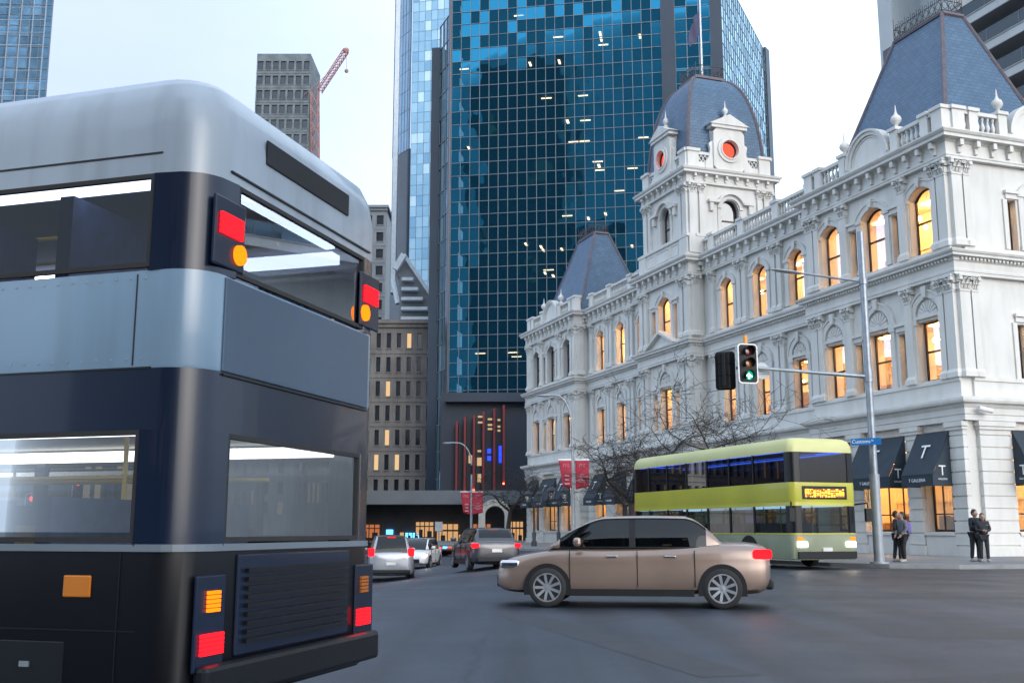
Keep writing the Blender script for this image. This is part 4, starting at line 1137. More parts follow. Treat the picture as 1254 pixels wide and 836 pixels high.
for k, (q, hw, hh) in enumerate(ax):
    c_ = le + d * q
    for i in range(8):
        a = 2 * PI * i / 8; vs.append((c_.x, hw * math.cos(a), c_.z + hh * math.sin(a)))
for k in range(len(ax) - 1):
    for i in range(8): fs.append((k * 8 + i, k * 8 + (i + 1) % 8, (k + 1) * 8 + (i + 1) % 8, (k + 1) * 8 + i))
fs += [tuple(range(8)), tuple(range(32, 40))]
m.add(vs, fs); m.build('lamp_head', M['paintgrey'], P_, smooth=True)
za = SPX(1056, 461).z; ae = SPX(928, 451) - POLE
m = MB(); m.tube([(0, 0, za), (ae.x, -.05, ae.z)], [.075, .06], 10); m.tube([(0, 0, za - .18), (0, 0, za + .18)], .16, 12); m.tube([(ae.x, -.05, ae.z), (ae.x - .75, .0, ae.z + .02)], .05, 8)
m.build('signal_arm', M['galv'], P_, smooth=True)
c_ = SPX(913, 447); 
s1 = signal_head('traffic_light', 'traffic light with white border showing a lit green arrow, on the long signal arm', (c_.x, PY - .35, c_.z), R(14), s=1.15)
o = MB(); o.tube([(0, .1, .58), (0, .1, .86)], .065, 10); o.build('end_cap', mat('orange plastic cap', (.75, .33, .06), .5), s1, smooth=True)
c_ = SPX(890, 452)
s2 = signal_head('traffic_light', 'black traffic light turned away, seen from behind on the end of the signal arm', (c_.x, PY + .25, c_.z - .02), R(160), lit='none', border=False, s=1.15)
c_ = SPX(934.5, 453)
rs = thing('round_sign', 'round grey sign disc seen from behind on the signal arm', 'road sign', (c_.x, PY + .2, c_.z), R(8))
m = MB(); m.arc(0, 0, 0, .29, 0, 2 * PI, -.01, .01, 24); m.build('disc', M['paintgrey'], rs)
m = MB(); m.box(-.24, .24, -.06, -.011, .06, .1); m.box(-.24, .24, -.06, -.011, -.1, -.06); m.build('bracket', M['galv'], rs)
c_ = SPX(1059, 541)
ns = thing('street_sign', 'small blue street name sign on the tall steel pole', 'street sign', (c_.x, PY - .2, c_.z), R(-30))
m = MB(); m.box(-.52, .47, -.012, .012, -.115, .115); m.build('plate', mat('sign blue', (.0, .14, .42), .4, .03), ns)
m = MB(); m.box(-.1, .1, .012, .09, -.04, .04); m.build('clamp', M['galv'], ns)
text('lettering', 'Customs', .17, M['white'], ns, (-.49, -.016, .005), (R(90), 0, 0), .002, 'LEFT')
text('lettering', 'St', .10, M['white'], ns, (.15, -.016, .03), (R(90), 0, 0), .002, 'LEFT')
# second traffic light across the street, seen through the near bus
lp = Vector((pix(212, 600, 36).x, 36, -.75))
q = thing('signal_post', 'short grey signal post on the far left kerb behind the near bus', 'post', lp)
m = MB(); m.tube([(0, 0, 0), (0, 0, 4.4)], .06, 8); m.build('pole', M['galv'], q, smooth=True)
signal_head('traffic_light', 'traffic light with lit green arrow on the short post seen through the bus window', (lp.x, 35.6, pix(212, 574, 36).z), R(-10), s=1.1)

# banner lamps
def gooseneck(px_base, Y, pole_px, tipx, tipy, topy, label, base_y=None):
    base = pix(px_base, 640, Y); t = thing('street_lamp', label, 'street lamp', (base.x, Y, FPZ if Y < 90 else -.7))
    zt = pix(px_base, topy, Y).z; tip = pix(tipx, tipy, Y)
    m = MB(); m.tube([(0, 0, 0), (0, 0, 1.2)], .14, 10); m.tube([(0, 0, 1.2), (0, 0, zt - 1.6)], [.11, .085], 10); m.build('pole', M['paintgrey'], t, smooth=True)
    dx = tip.x - base.x; dz = tip.z - t.location.z; zt -= t.location.z - FPZ
    pts = []
    for i in range(11):
        a = PI / 2 * i / 10; pts.append((dx * .55 * (1 - math.cos(a)), 0, zt - 1.6 + (dz - zt + 1.6) * math.sin(a)))
    pts.append((dx * .85, 0, dz + .02))
    m = MB(); m.tube(pts, .06, 8); m.build('arm', M['paintgrey'], t, smooth=True)
    m = MB(); m.ball((dx * .93, 0, dz - .02), .5, 8, 6, (.9, .3, .16)); m.build('lamp_head', M['paintgrey'], t, smooth=True)
    return t
def banner(label, px0, px1, pyt, pyb, Y, left, txt):
    a = pix(px0, pyt, Y); b = pix(px1, pyt, Y); zb = pix(px0, pyb, Y).z; w_ = b.x - a.x; h = a.z - zb
    t = thing('banner', label, 'banner', ((a.x + b.x) / 2, Y, zb))
    vs = []; fs = []; nx, nz = 8, 12; th = .012
    def pt(u, v):        # u 0..1, v 0..1 from the bottom
        lean = (1 - v) * .32 * w_ * (1 - u) if left else -(1 - v) * .0
        rise = (1 - v) * (.09 * h * (1 - u) if left else .09 * h * u) * (1 if v < 1 else 0)
        return (-w_ / 2 + w_ * u + lean, .05 * math.sin(u * 5 + v * 3) * (1 - v), h * v + rise * (1 - v))
    for i in range(nx + 1):
        for j in range(nz + 1): vs.append(pt(i / nx, j / nz))
    for i in range(nx):
        for j in range(nz): fs.append((i * (nz + 1) + j, (i + 1) * (nz + 1) + j, (i + 1) * (nz + 1) + j + 1, i * (nz + 1) + j + 1))
    m = MB(); m.add(vs, fs); o = m.build('cloth', M['banner'], t, smooth=True)
    sm = o.modifiers.new('thick', 'SOLIDIFY'); sm.thickness = .015
    m = MB(); m.tube([(-w_ / 2 - .02, 0, h), (w_ / 2 + .02, 0, h)], .05, 6); m.build('rod', M['white'], t)
    pale = bpy.data.materials.get('pale pink print') or mat('pale pink print', (.62, .30, .34), .7)
    text('lettering', 'ITG', h * .15, pale, t, (w_ * (.08 if left else 0), -.08, h * .80), (R(90), 0, 0), .003)
    if left:
        m = MB()
        for k, (ww, z) in enumerate(((.18, .45), (.15, .31), (.18, .17))): m.box(w_ * (.14 - ww), w_ * (.14 + ww), -.10, -.095, h * z - .05, h * z + .05)
        m.build('print_lines', pale, t)
    else:
        m = MB()
        for k, (ww, z) in enumerate(((.14, .50), (.42, .43), (.26, .36), (.42, .30), (.2, .24))):
            m.box(-w_ * ww, w_ * ww, -.10, -.095, h * z - .02, h * z + .02)
        m.build('print_lines', pale, t)
    return t
YL = 62.0
gooseneck(702, YL, 702, 664, 484, 497, 'grey gooseneck street lamp carrying two crimson banners before the left wing')
banner('crimson banner with short stacked lines, left of the pair on the nearer lamp', 684, 700, 563, 598, YL - .02, True, 1)
banner('crimson banner with fine lines of print, right of the pair on the nearer lamp', 704.5, 721, 563, 599, YL - .02, False, 1)
YL2 = 95.0
gooseneck(577, YL2, 577, 546, 542, 549, 'grey gooseneck street lamp carrying two crimson banners before the red fins')
banner('crimson banner left of the pole on the farther lamp by the red fins', 564, 576, 602, 630, YL2 - .02, True, 0)
banner('crimson banner right of the pole on the farther lamp by the red fins', 578.5, 591.5, 602, 630, YL2 - .02, False, 0)

def lantern_post(px, Y, label, group='black lantern posts before the white building'):
    b = pix(px, 640, Y); t = thing('lantern_post', label, 'street lamp', (b.x, Y, FPZ), R(15), group)
    m = MB(); m.lathe(0, 0, [(.2, 0), (.2, .3), (.12, .4), (.14, .9), (.07, 1.0), (.055, 2.6), (.09, 2.65), (.05, 2.75), (.04, 3.05)], 10)
    m.tube([(-.42, 0, 2.95), (.42, 0, 2.95)], .03, 6)
    for s_ in (-1, 1): m.tube([(0, 0, 2.7), (s_ * .2, 0, 2.74), (s_ * .4, 0, 2.93)], .022, 5)
    m.build('post', M['iron'], t, smooth=True)
    for s_ in (-1, 1):
        x = s_ * .42
        g = MB(); g.frustum((x - .11, x + .11, -.11, .11), 3.0, (x - .19, x + .19, -.19, .19), 3.5)
        o = g.build('lantern', glass('lantern glass', (.75, .8, .82), ior=1.45), t)
        f = MB()
        f.box(x - .12, x + .12, -.12, .12, 2.95, 3.0); f.frustum((x - .26, x + .26, -.26, .26), 3.5, (x - .07, x + .07, -.07, .07), 3.74); f.ball((x, 0, 3.82), .07, 6, 5); f.tube([(x, 0, 3.82), (x, 0, 4.0)], .02, 4)
        for a in (-1, 1):
            for b_ in (-1, 1): f.tube([(x + a * .11, b_ * .11, 3.0), (x + a * .19, b_ * .19, 3.5)], .018, 4)
        f.build('lantern_cap', M['iron'], t)
    return t
lantern_post(654, 74, 'black twin lantern post farthest left before the white building')
lantern_post(684, 67, 'black twin lantern post just left of the crimson banner lamp')
lantern_post(799, 50, 'black twin lantern post between the bare tree and the yellow bus')

# ================================================================ bare trees
def bare_tree(name, label, base, seed, trunk_h, r0, spread, levels=6, lean=(0, 0), up=.35, reach=1.0):
    rnd = random.Random(seed)
    t = thing(name, label, 'tree', base)
    tk = MB(); cr_ = MB()
    def grow(p, d, ln, r, lev, mb):
        pts = [p]; rad = [r]; n = 4 if lev < 4 else 3; q = p.copy(); dd = d.copy()
        for i in range(n):
            dd = (dd + Vector((rnd.uniform(-1, 1), rnd.uniform(-1, 1), rnd.uniform(-.8, .85))) * (.30 if lev else .08)).normalized()
            q = q + dd * ln / n; pts.append(q.copy()); rad.append(max(.009, r * (1 - .42 * (i + 1) / n)))
        mb.tube(pts, rad, 8 if lev < 2 else (5 if lev < 4 else 3), cap=False)
        if lev >= levels: return
        k = 3 if lev < 2 else rnd.choice((2, 3))
        for j in range(k):
            if lev == 0:
                a = 2 * PI * (j + rnd.uniform(-.2, .2)) / k + seed; ax = Vector((math.cos(a), math.sin(a), .55))
            else: ax = Vector((rnd.uniform(-1, 1), rnd.uniform(-1, 1), rnd.uniform(-.35, .45))).normalized()
            nd = (dd * .55 + ax * spread + Vector((0, 0, up * (.6 if lev < 2 else .1)))).normalized()
            grow(q, nd, ln * rnd.uniform(.66, .86) * (reach if lev == 0 else 1), rad[-1] * rnd.uniform(.62, .82), lev + 1, cr_)
        if lev > 0:
            for j in range(3 if lev < 3 else 2):
                i = rnd.randint(1, n - 1); ax = Vector((rnd.uniform(-1, 1), rnd.uniform(-1, 1), rnd.uniform(-.3, .7))).normalized()
                if lev + 2 <= levels: grow(pts[i], (dd * .35 + ax).normalized(), ln * rnd.uniform(.4, .7), rad[i] * .45, lev + 2, cr_)
    grow(Vector((0, 0, 0)), Vector((lean[0], lean[1], 1)).normalized(), trunk_h, r0, 0, tk)
    tk.build('trunk', M['bark'], t, smooth=True); cr_.build('branches', M['bark'], t)
    return t
def groundpt(px, Y): 
    a = pix(px, 640, Y); return (a.x, Y, FPZ)
bare_tree('bare_tree', 'bare winter tree with a forked trunk right of the crimson banners', groundpt(772, 50), 5, 2.3, .22, .9, 6, up=.14, reach=.9)
bare_tree('bare_tree', 'bare winter tree rising behind the yellow bus below the green traffic light', tuple(loc(8.6, -8.8, FPZ)), 24, 2.9, .20, .9, 6, up=.22)
bare_tree('bare_tree', 'small bare tree before the far left corner of the white building', groundpt(622, 88), 9, 2.6, .24, 1.0, 6, up=.15)
bare_tree('bare_tree', 'bare tree with wide thin twigs behind the forked one', tuple(loc(19, -7.0, FPZ)), 31, 2.4, .2, .9, 6, up=.15)

# small pavement things
bn = thing('flag_sign', 'narrow red feather flag sign standing near the forked tree', 'sign', groundpt(777, 52)); 
m = MB(); m.prism([(-.13, .4), (.13, .4), (.2, 1.6), (.17, 2.3), (0, 2.7), (-.17, 2.3), (-.2, 1.6)], -.015, .015); m.build('blade', mat('red flag cloth', (.36, .02, .04), .7), bn)
m = MB(); m.tube([(0, 0, 0), (0, 0, .42)], .03, 6); m.tube([(0, 0, 0), (0, 0, .06)], .3, 10); m.build('stand', M['black'], bn)
fw = thing('arch_feature', 'pale round arch feature standing by the canopy left of the white building', 'sculpture', groundpt(606, 100)[:2] + (-.5,))
m = MB(); m.arc(0, 3.0, .9, 1.5, R(0), R(180), -.3, .3, 16); m.box(-1.5, -.9, -.3, .3, 0, 3.0); m.box(.9, 1.5, -.3, .3, 0, 3.0); m.build('arch', mat('cream panel', (.5, .47, .42), .6), fw)
ps = thing('sign_post', 'thin grey post with a small square sign beside the white car', 'road sign', groundpt(537.5, 72)[:2] + (ground_z(pix(537.5, 640, 72).x, 72),))
m = MB(); m.tube([(0, 0, 0), (0, 0, 2.5)], .05, 6); m.build('pole', M['galv'], ps); m = MB(); m.box(-.25, .25, -.06, -.03, 1.9, 2.5); m.build('plate', M['paintgrey'], ps)
# ================================================================ buses
def rring(x0, x1, hw, r, n=6):
    pts = []
    for cx, cy, a0 in ((x1 - r, hw - r, 0), (x0 + r, hw - r, 90), (x0 + r, -hw + r, 180), (x1 - r, -hw + r, 270)):
        for i in range(n + 1):
            a = R(a0 + 90 * i / n); pts.append((cx + r * math.cos(a), cy + r * math.sin(a)))
    return pts
def band(mb, z, L_, W_, r, ins=0):
    return [(x, y, z) for x, y in rring(ins, L_ - ins, W_ / 2 - ins, max(.05, r))]
def loft(mb, rings, cap0=False, cap1=False):
    n = len(rings[0]); vs = [p for r_ in rings for p in r_]; fs = []
    for k in range(len(rings) - 1):
        for i in range(n): fs.append((k * n + i, k * n + (i + 1) % n, (k + 1) * n + (i + 1) % n, (k + 1) * n + i))
    if cap0: fs.append(tuple(range(n)))
    if cap1: fs.append(tuple((len(rings) - 1) * n + i for i in range(n)))
    mb.add(vs, fs)

def seal(parent, q, fr):
    m = MB(fr); (a, za), (c2, _), (_, zb) = q[0], q[1], q[2]; t = .028
    for e in ((a, c2, za, za + t), (a, c2, zb - t, zb), (a, a + t, za + t, zb - t), (c2 - t, c2, za + t, zb - t)):
        m.add([], []); m.box(e[0], e[1], -.02, .007, e[2], e[3])
    return m.build('window_seal', M['rubber'], parent)
def double_decker(label, pos, rz, Z, pal, L_=11.5, W_=2.5, lights=True, near=False):
    b = thing('double_decker_bus', label, 'bus', pos, rz); hw = W_ / 2; r = .24
    z0, zl0, zl1, zd, zu0, zu1, zr = Z      # skirt, lower window, deck band, upper window, roof
    # solid rings
    def solid(name, levels, m, cap0=False, cap1=False, smooth=True):
        mb = MB(); loft(mb, [band(mb, z, L_, W_, r, i) for z, i in levels], cap0, cap1); return mb.build(name, m, b, smooth=smooth)
    solid('lower_body', [(z0, .03), (z0 + .05, 0), (zl0 - .02, 0)], pal['low'], cap0=True)
    mb = MB(); loft(mb, [band(mb, z, L_, W_, r, i) for z, i in ((zl0 - .05, -.012), (zl0 - .05, -.012), (zl0 - .01, -.012))]); mb.build('rubbing_strip', pal['trim'], b)
    solid('deck_edge', [(zl1, 0), (zd, 0)], pal['edge'])
    solid('deck_panel', [(zd, .004), (zd + .02, 0), (zu0, 0)], pal['deck'])
    solid('roof', [(zu1, 0), (zr - .42, .0), (zr - .25, .025), (zr - .12, .08), (zr - .03, .19), (zr, .36)], pal['roof'], cap1=True)
    # corner posts and window panes for the two decks
    for (za, zb, m_p, gl, front_solid) in ((zl0 - .02, zl1, pal['post'], pal['glass_low'], 0), (zu0, zu1, pal['post'], pal['glass_up'], 0)):
        pts = rring(0, L_, hw, r)
        n = 7
        for c_ in range(4):
            seg = pts[c_ * n:(c_ + 1) * n]; e0 = Vector(seg[0]) + (Vector(seg[0]) - Vector(seg[1])).normalized() * .1; e1 = Vector(seg[-1]) + (Vector(seg[-1]) - Vector(seg[-2])).normalized() * .1
            seg = [e0[:]] + seg + [e1[:]]
            mb = MB(); vs = [(x, y, za) for x, y in seg] + [(x, y, zb) for x, y in seg]; k = len(seg)
            ic = Vector((L_ / 2, 0)); 
            vs += [(x + (.05 if x < L_ / 2 else -.05), y + (-.05 if y > 0 else .05), z) for z in (za, zb) for x, y in seg]
            fs = [(i, i + 1, k + i + 1, k + i) for i in range(k - 1)] + [(2 * k + i, 2 * k + i + 1, 3 * k + i + 1, 3 * k + i) for i in range(k - 1)] + [(0, k, 3 * k, 2 * k), (k - 1, 2 * k - 1, 4 * k - 1, 3 * k - 1)]
            mb.add(vs, fs); mb.build('corner_post', m_p, b, smooth=True)
        xs = [r + .1, 1.55, 3.1, 4.65, 6.2, 7.75, 9.3, L_ - r - .1]
        for s_ in (-1, 1):
            for i in range(len(xs) - 1):
                g = MB(); y = s_ * (hw - .012); a, c2 = xs[i] + (.04 if i else 0), xs[i + 1] - (.04 if i < len(xs) - 2 else 0)
                g.add([(a, y, za + .02), (c2, y, za + .02), (c2, y, zb), (a, y, zb)], [(0, 1, 2, 3)])
                o = g.build('window', gl, b)
                if near: seal(o, [(a, za + .02), (c2, za + .02), (c2, zb), (a, zb)], lambda p, d_, q, S=s_: (p, S * (hw + d_), q))
                if i: 
                    p = MB(); p.box(xs[i] - .045, xs[i] + .045, y - .03, y + .014, za, zb); p.build('window_pillar', m_p, b)
        for x, nm in ((.012, 'rear_window'), (L_ - .012, 'windscreen')):
            g = MB(); g.add([(x, -hw + r + .1, za + .02), (x, hw - r - .1, za + .02), (x, hw - r - .1, zb), (x, -hw + r + .1, zb)], [(0, 1, 2, 3)]); o = g.build(nm, gl, b)
            if near: seal(o, [(-hw + r + .1, za + .02), (hw - r - .1, za + .02), (hw - r - .1, zb), (-hw + r + .1, zb)], lambda p, d_, q, X=x: ((-d_ if X < 1 else X + d_), p, q))
    # inside
    it = MB(); flo = rring(.05, L_ - .05, hw - .05, .2); it.prismz(flo, zl1 + .1, zd + .1); it.prismz(flo, z0 + .08, z0 + .14)
    it.box(2.2, 2.26, -hw + .3, hw - .3, z0 + .14, zl0 + .1)
    io = it.build('saloon', pal['inside'], b)
    ul = MB(); ul.prismz(rring(.06, L_ - .06, hw - .06, .2), zu1 + .12, zu1 + .16); ul.build('upper_lining', pal['lining'], b)
    se = MB()
    for zf in (z0 + .14, zd + .1):
        x = 1.1
        while x < L_ - 1.3:
            for s_ in (-1, 1):
                y0, y1 = sorted((s_ * .32, s_ * (hw - .12)))
                se.box(x, x + .42, y0, y1, zf + .40, zf + .5); se.box(x - .08, x + .02, y0 + .02, y1 - .02, zf + .45, zf + 1.02)
            x += .92
    so = se.build('seats', pal['seat'], b); so['kind'] = 'stuff'
    hr = MB()
    for s_ in (-1, 1):
        for zc in (zl1 - .07, zu1 + .12): hr.tube([(.4, s_ * .3, zc - .14), (L_ - .8, s_ * .3, zc - .14)], .016, 6)
        x = 1.1
        while x < L_ - 1: hr.tube([(x, s_ * .34, z0 + .14), (x, s_ * .34, zl1 + .1)], .016, 6); x += 1.84
    hr.build('handrail', pal['rail'], b)
    if lights:
        for s_ in (-1, 1):
            for zc, q in ((zl1 + .03, 0), (zu1 + .045, 1)):
                lm = MB(); lm.box(.3, L_ - .5, s_ * (hw - .22) - .07, s_ * (hw - .22) + .07, zc - .035, zc + .04); lm.build('light_strip', pal['strip'] if q else pal['strip_low'], b)
        for zc in (zl1 + .045, zu1 + .07):
            lm = MB(); lm.box(.22, .30, -hw + .4, hw - .4, zc, zc + .035); lm.build('light_strip', pal['strip'], b)
    # wheels
    for x in (2.9, L_ - 2.6):
        for s_ in (-1, 1):
            a = MB(); y = s_ * hw
            arch = [(x + .58 * math.cos(PI * i / 14), .48 + .58 * math.sin(PI * i / 14)) for i in range(15)] + [(x - .58, z0 - .0), (x + .58, z0 - .0)]
            a.prism(arch, y - .02, y + .004); a.build('wheel_arch', M['black'], b)
            t_ = MB(); t_.fr = lambda p, q_, c2, X=x, Y=y, S=s_: (X + p, Y - S * (.26 - c2) , .48 + q_)
            t_.lathe(0, 0, [(.40, 0), (.47, .03), (.48, .14), (.47, .25), (.42, .272), (.30, .274)], 24)
            w_ = t_.build('wheel', M['rubber'], b, smooth=True)
            h = MB(); h.fr = t_.fr; h.lathe(0, 0, [(.29, .275), (.27, .285), (.24, .25), (.1, .255), (.09, .29), (.0, .295)], 20); h.build('rim', M['galv'], w_, smooth=True)
    return b

def lampbox(b, name, m, x0, x1, y, z, w_, h, mats=None):
    o = MB(); o.box(x0, x1, y - w_ / 2, y + w_ / 2, z - h / 2, z + h / 2); return o.build(name, m, b, bevel=.012)

navy = mat('navy bus paint', (.003, .009, .026), .3, .2, .8, spec=.35, coat=.25, bump=.12, bscale=1.6)
black = mat('black bus paint', (.003, .0035, .006), .4, .25, .8, spec=.3, coat=.12, bump=.12, bscale=1.6)
bluegrey = mat('blue grey bus paint', (.16, .25, .35), .28, .12, .7, coat=.4, streak=.12, bump=.12, bscale=1.6)
silver = mat('silver grey roof paint', (.24, .29, .35), .35, .14, .7, coat=.3, streak=.16, bump=.12, bscale=1.4)
PAL1 = dict(low=black, trim=mat('grey rubbing strip', (.12, .15, .18), .4), edge=navy, deck=bluegrey, roof=silver, post=navy, inside=mat('beige saloon lining', (.20, .17, .12), .7, .1, 2), seat=mat('dark blue seat cloth', (.03, .05, .11), .8, .3, 9),
            rail=mat('yellow handrail', (.55, .38, .06), .4), strip=emit('white saloon light', (1, .97, .92), 8), strip_low=emit('white lower saloon light', (1, .95, .86), 4), lining=mat('dark upper lining', (.05, .055, .07), .7), glass_low=glass('clear bus glass', (.36, .41, .47), ior=1.5, gain=.5), glass_up=glass('dark bus glass', (.13, .16, .24), ior=1.5, gain=.55))
hd = Vector((-2.39, .72, 0)).normalized()
NB = double_decker('dark double decker bus filling the left side, red and amber lamps on its rear', (-1.396, 7.095, 0), math.atan2(hd.y, hd.x), (.28, 1.18, 1.80, 2.15, 2.72, 3.30, 4.0), PAL1, near=True)
def rear(name, m, y, z, w_, h, out=.03, bev=.012):
    o = MB(); o.box(-out, .004, y - w_ / 2, y + w_ / 2, z - h / 2, z + h / 2); return o.build(name, m, NB, bevel=bev)
led = lambda n, c_, e_: emit(n, c_, e_)
for s_ in (-1, 1):
    o = rear('lamp_panel', navy, s_ * 1.0, 2.97, .34, .42, .018)
    y = s_ * 1.0
    for k in range(4):
        q = MB(); q.box(-.036, -.019, y - .12, y + .12, 2.955 + .033 * k, 2.98 + .033 * k); q.build('tail_lamp', M['redlamp'], o)
    q = MB(); q.fr = lambda a, b_, c2, Y=y: (-c2, Y - s_ * .10 + a, 2.865 + b_); q.lathe(0, 0, [(.062, .015), (.06, .04), (.03, .046)], 16); q.build('indicator_lamp', M['amberlamp'], o, smooth=True)
    o = rear('lamp_panel', navy, s_ * 1.02, .74, .30, .52, .018)
    for k in range(5):
        q = MB(); q.box(-.036, -.019, y - .10, y + .12, .57 + .024 * k, .588 + .024 * k); q.build('tail_lamp', M['redlamp'], o)
    for k in range(5):
        q = MB(); q.box(-.036, -.019, y - .05, y + .07, .80 + .024 * k, .818 + .024 * k); q.build('indicator_lamp', M['amberlamp'] if s_ > 0 else mat('amber lamp unlit', (.35, .10, .01), .3), o)
o = rear('bumper', black, 0, .42, 2.3, .2, .09, .03)
gr_ = rear('engine_cover', navy, 0, .82, 1.5, .58, .02)
for k in range(9):
    q = MB(); q.box(-.05, -.018, -.68, .68, .60 + .05 * k, .625 + .05 * k); q.build('louvre', black, gr_)
mat('white plate', (.65, .65, .62), .4)
o = rear('rear_panel', mat('dull blue rear panel', (.035, .065, .11), .3, .15, .8, coat=.4, bump=.1, bscale=1.6), 0, 2.43, 2.02, .56, .012)
rear('panel_seam', black, 0, 2.135, 2.0, .012, .014, .0); rear('panel_seam', black, 0, 3.36, 2.0, .012, .012, .0)
rear('vent', black, 0, 3.62, 1.2, .16, .012, .004)

def strip_side(name, m, x0, x1, z0_, z1_, out=.006):
    o = MB(); o.box(x0, x1, 1.25 - .004, 1.25 + out, z0_, z1_); return o.build(name, m, NB)
for x in (.42, 1.58): strip_side('panel_seam', black, x - .004, x + .004, .34, 1.12); strip_side('panel_seam', black, x - .003, x + .003, 2.17, 2.70)
strip_side('panel_seam', black, .3, 11, 2.148, 2.158); strip_side('panel_seam', black, .3, 11, 3.42, 3.43); strip_side('panel_seam', black, .3, 11, .70, .708)
fx = MB()
for k in range(14):
    for zz in (2.2, 2.67): fx.box(.36 + .1 * k, .372 + .1 * k, 1.249, 1.254, zz, zz + .012)
fo = fx.build('rivets', M['galv'], NB); fo['kind'] = 'stuff'
o = MB(); o.box(.6, .78, 1.246, 1.262, .88, 1.0); o.build('side_marker_lamp', mat('amber side marker', (.45, .14, .01), .25), NB, bevel=.008)
o = MB(); o.box(.75, 1.25, 1.246, 1.256, .40, .64); fl_ = o.build('service_flap', black, NB, bevel=.01)
o = MB(); o.box(.97, 1.03, 1.256, 1.268, .5, .53); o.build('flap_latch', M['galv'], fl_)
lime = mat('lime yellow bus paint', (.48, .46, .045), .3, .12, .6, coat=.4)
PAL2 = dict(low=mat('grey green skirt paint', (.26, .29, .20), .4, .2, .8, coat=.2), trim=lime, edge=lime, deck=lime, roof=mat('pale yellow roof paint', (.56, .55, .24), .35, .1, .6), post=black,
            lining=PAL1['lining'], inside=mat('grey saloon lining', (.25, .26, .27), .7, .1, 2), seat=PAL1['seat'], rail=PAL1['rail'], strip=emit('blue saloon light', (.06, .18, 1), 3.0), strip_low=emit('dim saloon light', (.5, .7, 1), 1.2), glass_low=glass('green tinted bus glass', (.34, .40, .38), ior=1.5, gain=.5), glass_up=glass('dark tinted bus glass', (.10, .12, .16), ior=1.5, gain=.7))
yp = loc(4.2, -12.65, 0)
YBUS = double_decker('lime yellow double decker bus passing before the white building', yp, HRZ, (.3, 1.15, 2.0, 2.12, 2.75, 3.72, 4.2), PAL2)
def fr_front(name, m, y, z, w_, h, out=.02, parent=None):
    o = MB(); o.box(11.5 - .004, 11.5 + out, y - w_ / 2, y + w_ / 2, z - h / 2, z + h / 2); return o.build(name, m, parent or YBUS, bevel=.01)
o = fr_front('destination_display', black, 0, 2.42, 1.7, .42)
q = MB(); rnd = random.Random(4); y = -.72
while y < .7:
    ww = rnd.choice((.03, .06, .09)); 
    for k in range(6):
        if rnd.random() < .62: q.box(11.522, 11.526, y, y + ww, 2.28 + .045 * k, 2.31 + .045 * k)
    y += ww + .035
q.box(-0, .01, 0, 0, 0, 0) if 0 else q.box(11.5215, 11.5225, -.74, .74, 2.405, 2.413)
for k in range(6): q.box(11.5215, 11.5222, -.74, .74, 2.293 + .045 * k, 2.296 + .045 * k)
q.box(11.5212, 11.522, -.745, -.735, 2.28, 2.53)
q.build('amber_display', emit('amber led display', (1, .32, .03), 4), o)
for s_ in (-1, 1):
    q = fr_front('headlight', M['headlamp'], s_ * .92, .78, .36, .16, .03)
    fr_front('indicator_lamp', M['amberlamp'], s_ * 1.0, .96, .18, .1, .03)
    q = MB(); q.tube([(11.4, s_ * 1.2, 2.05), (11.75, s_ * 1.45, 2.1), (11.75, s_ * 1.45, 1.9)], .03, 6); q.box(11.70, 11.8, s_ * 1.45 - .1, s_ * 1.45 + .1, 1.5, 1.92); q.build('mirror', black, YBUS, bevel=.02)
fr_front('bumper', black, 0, .45, 2.2, .22, .06); fr_front('wiper', black, .2, 1.4, 1.1, .03, .05); fr_front('number_plate', bpy.data.materials['white plate'], 0, .62, .36, .12, .05)
q = MB(); q.box(1.0, 1.6, -1.1, -1.05, 1.45, 1.8); q.build('purple_glow_panel', emit('purple glow panel', (.6, .05, 1), 2.2), YBUS)  # panel added for a purple glow, in place of a shop sign behind

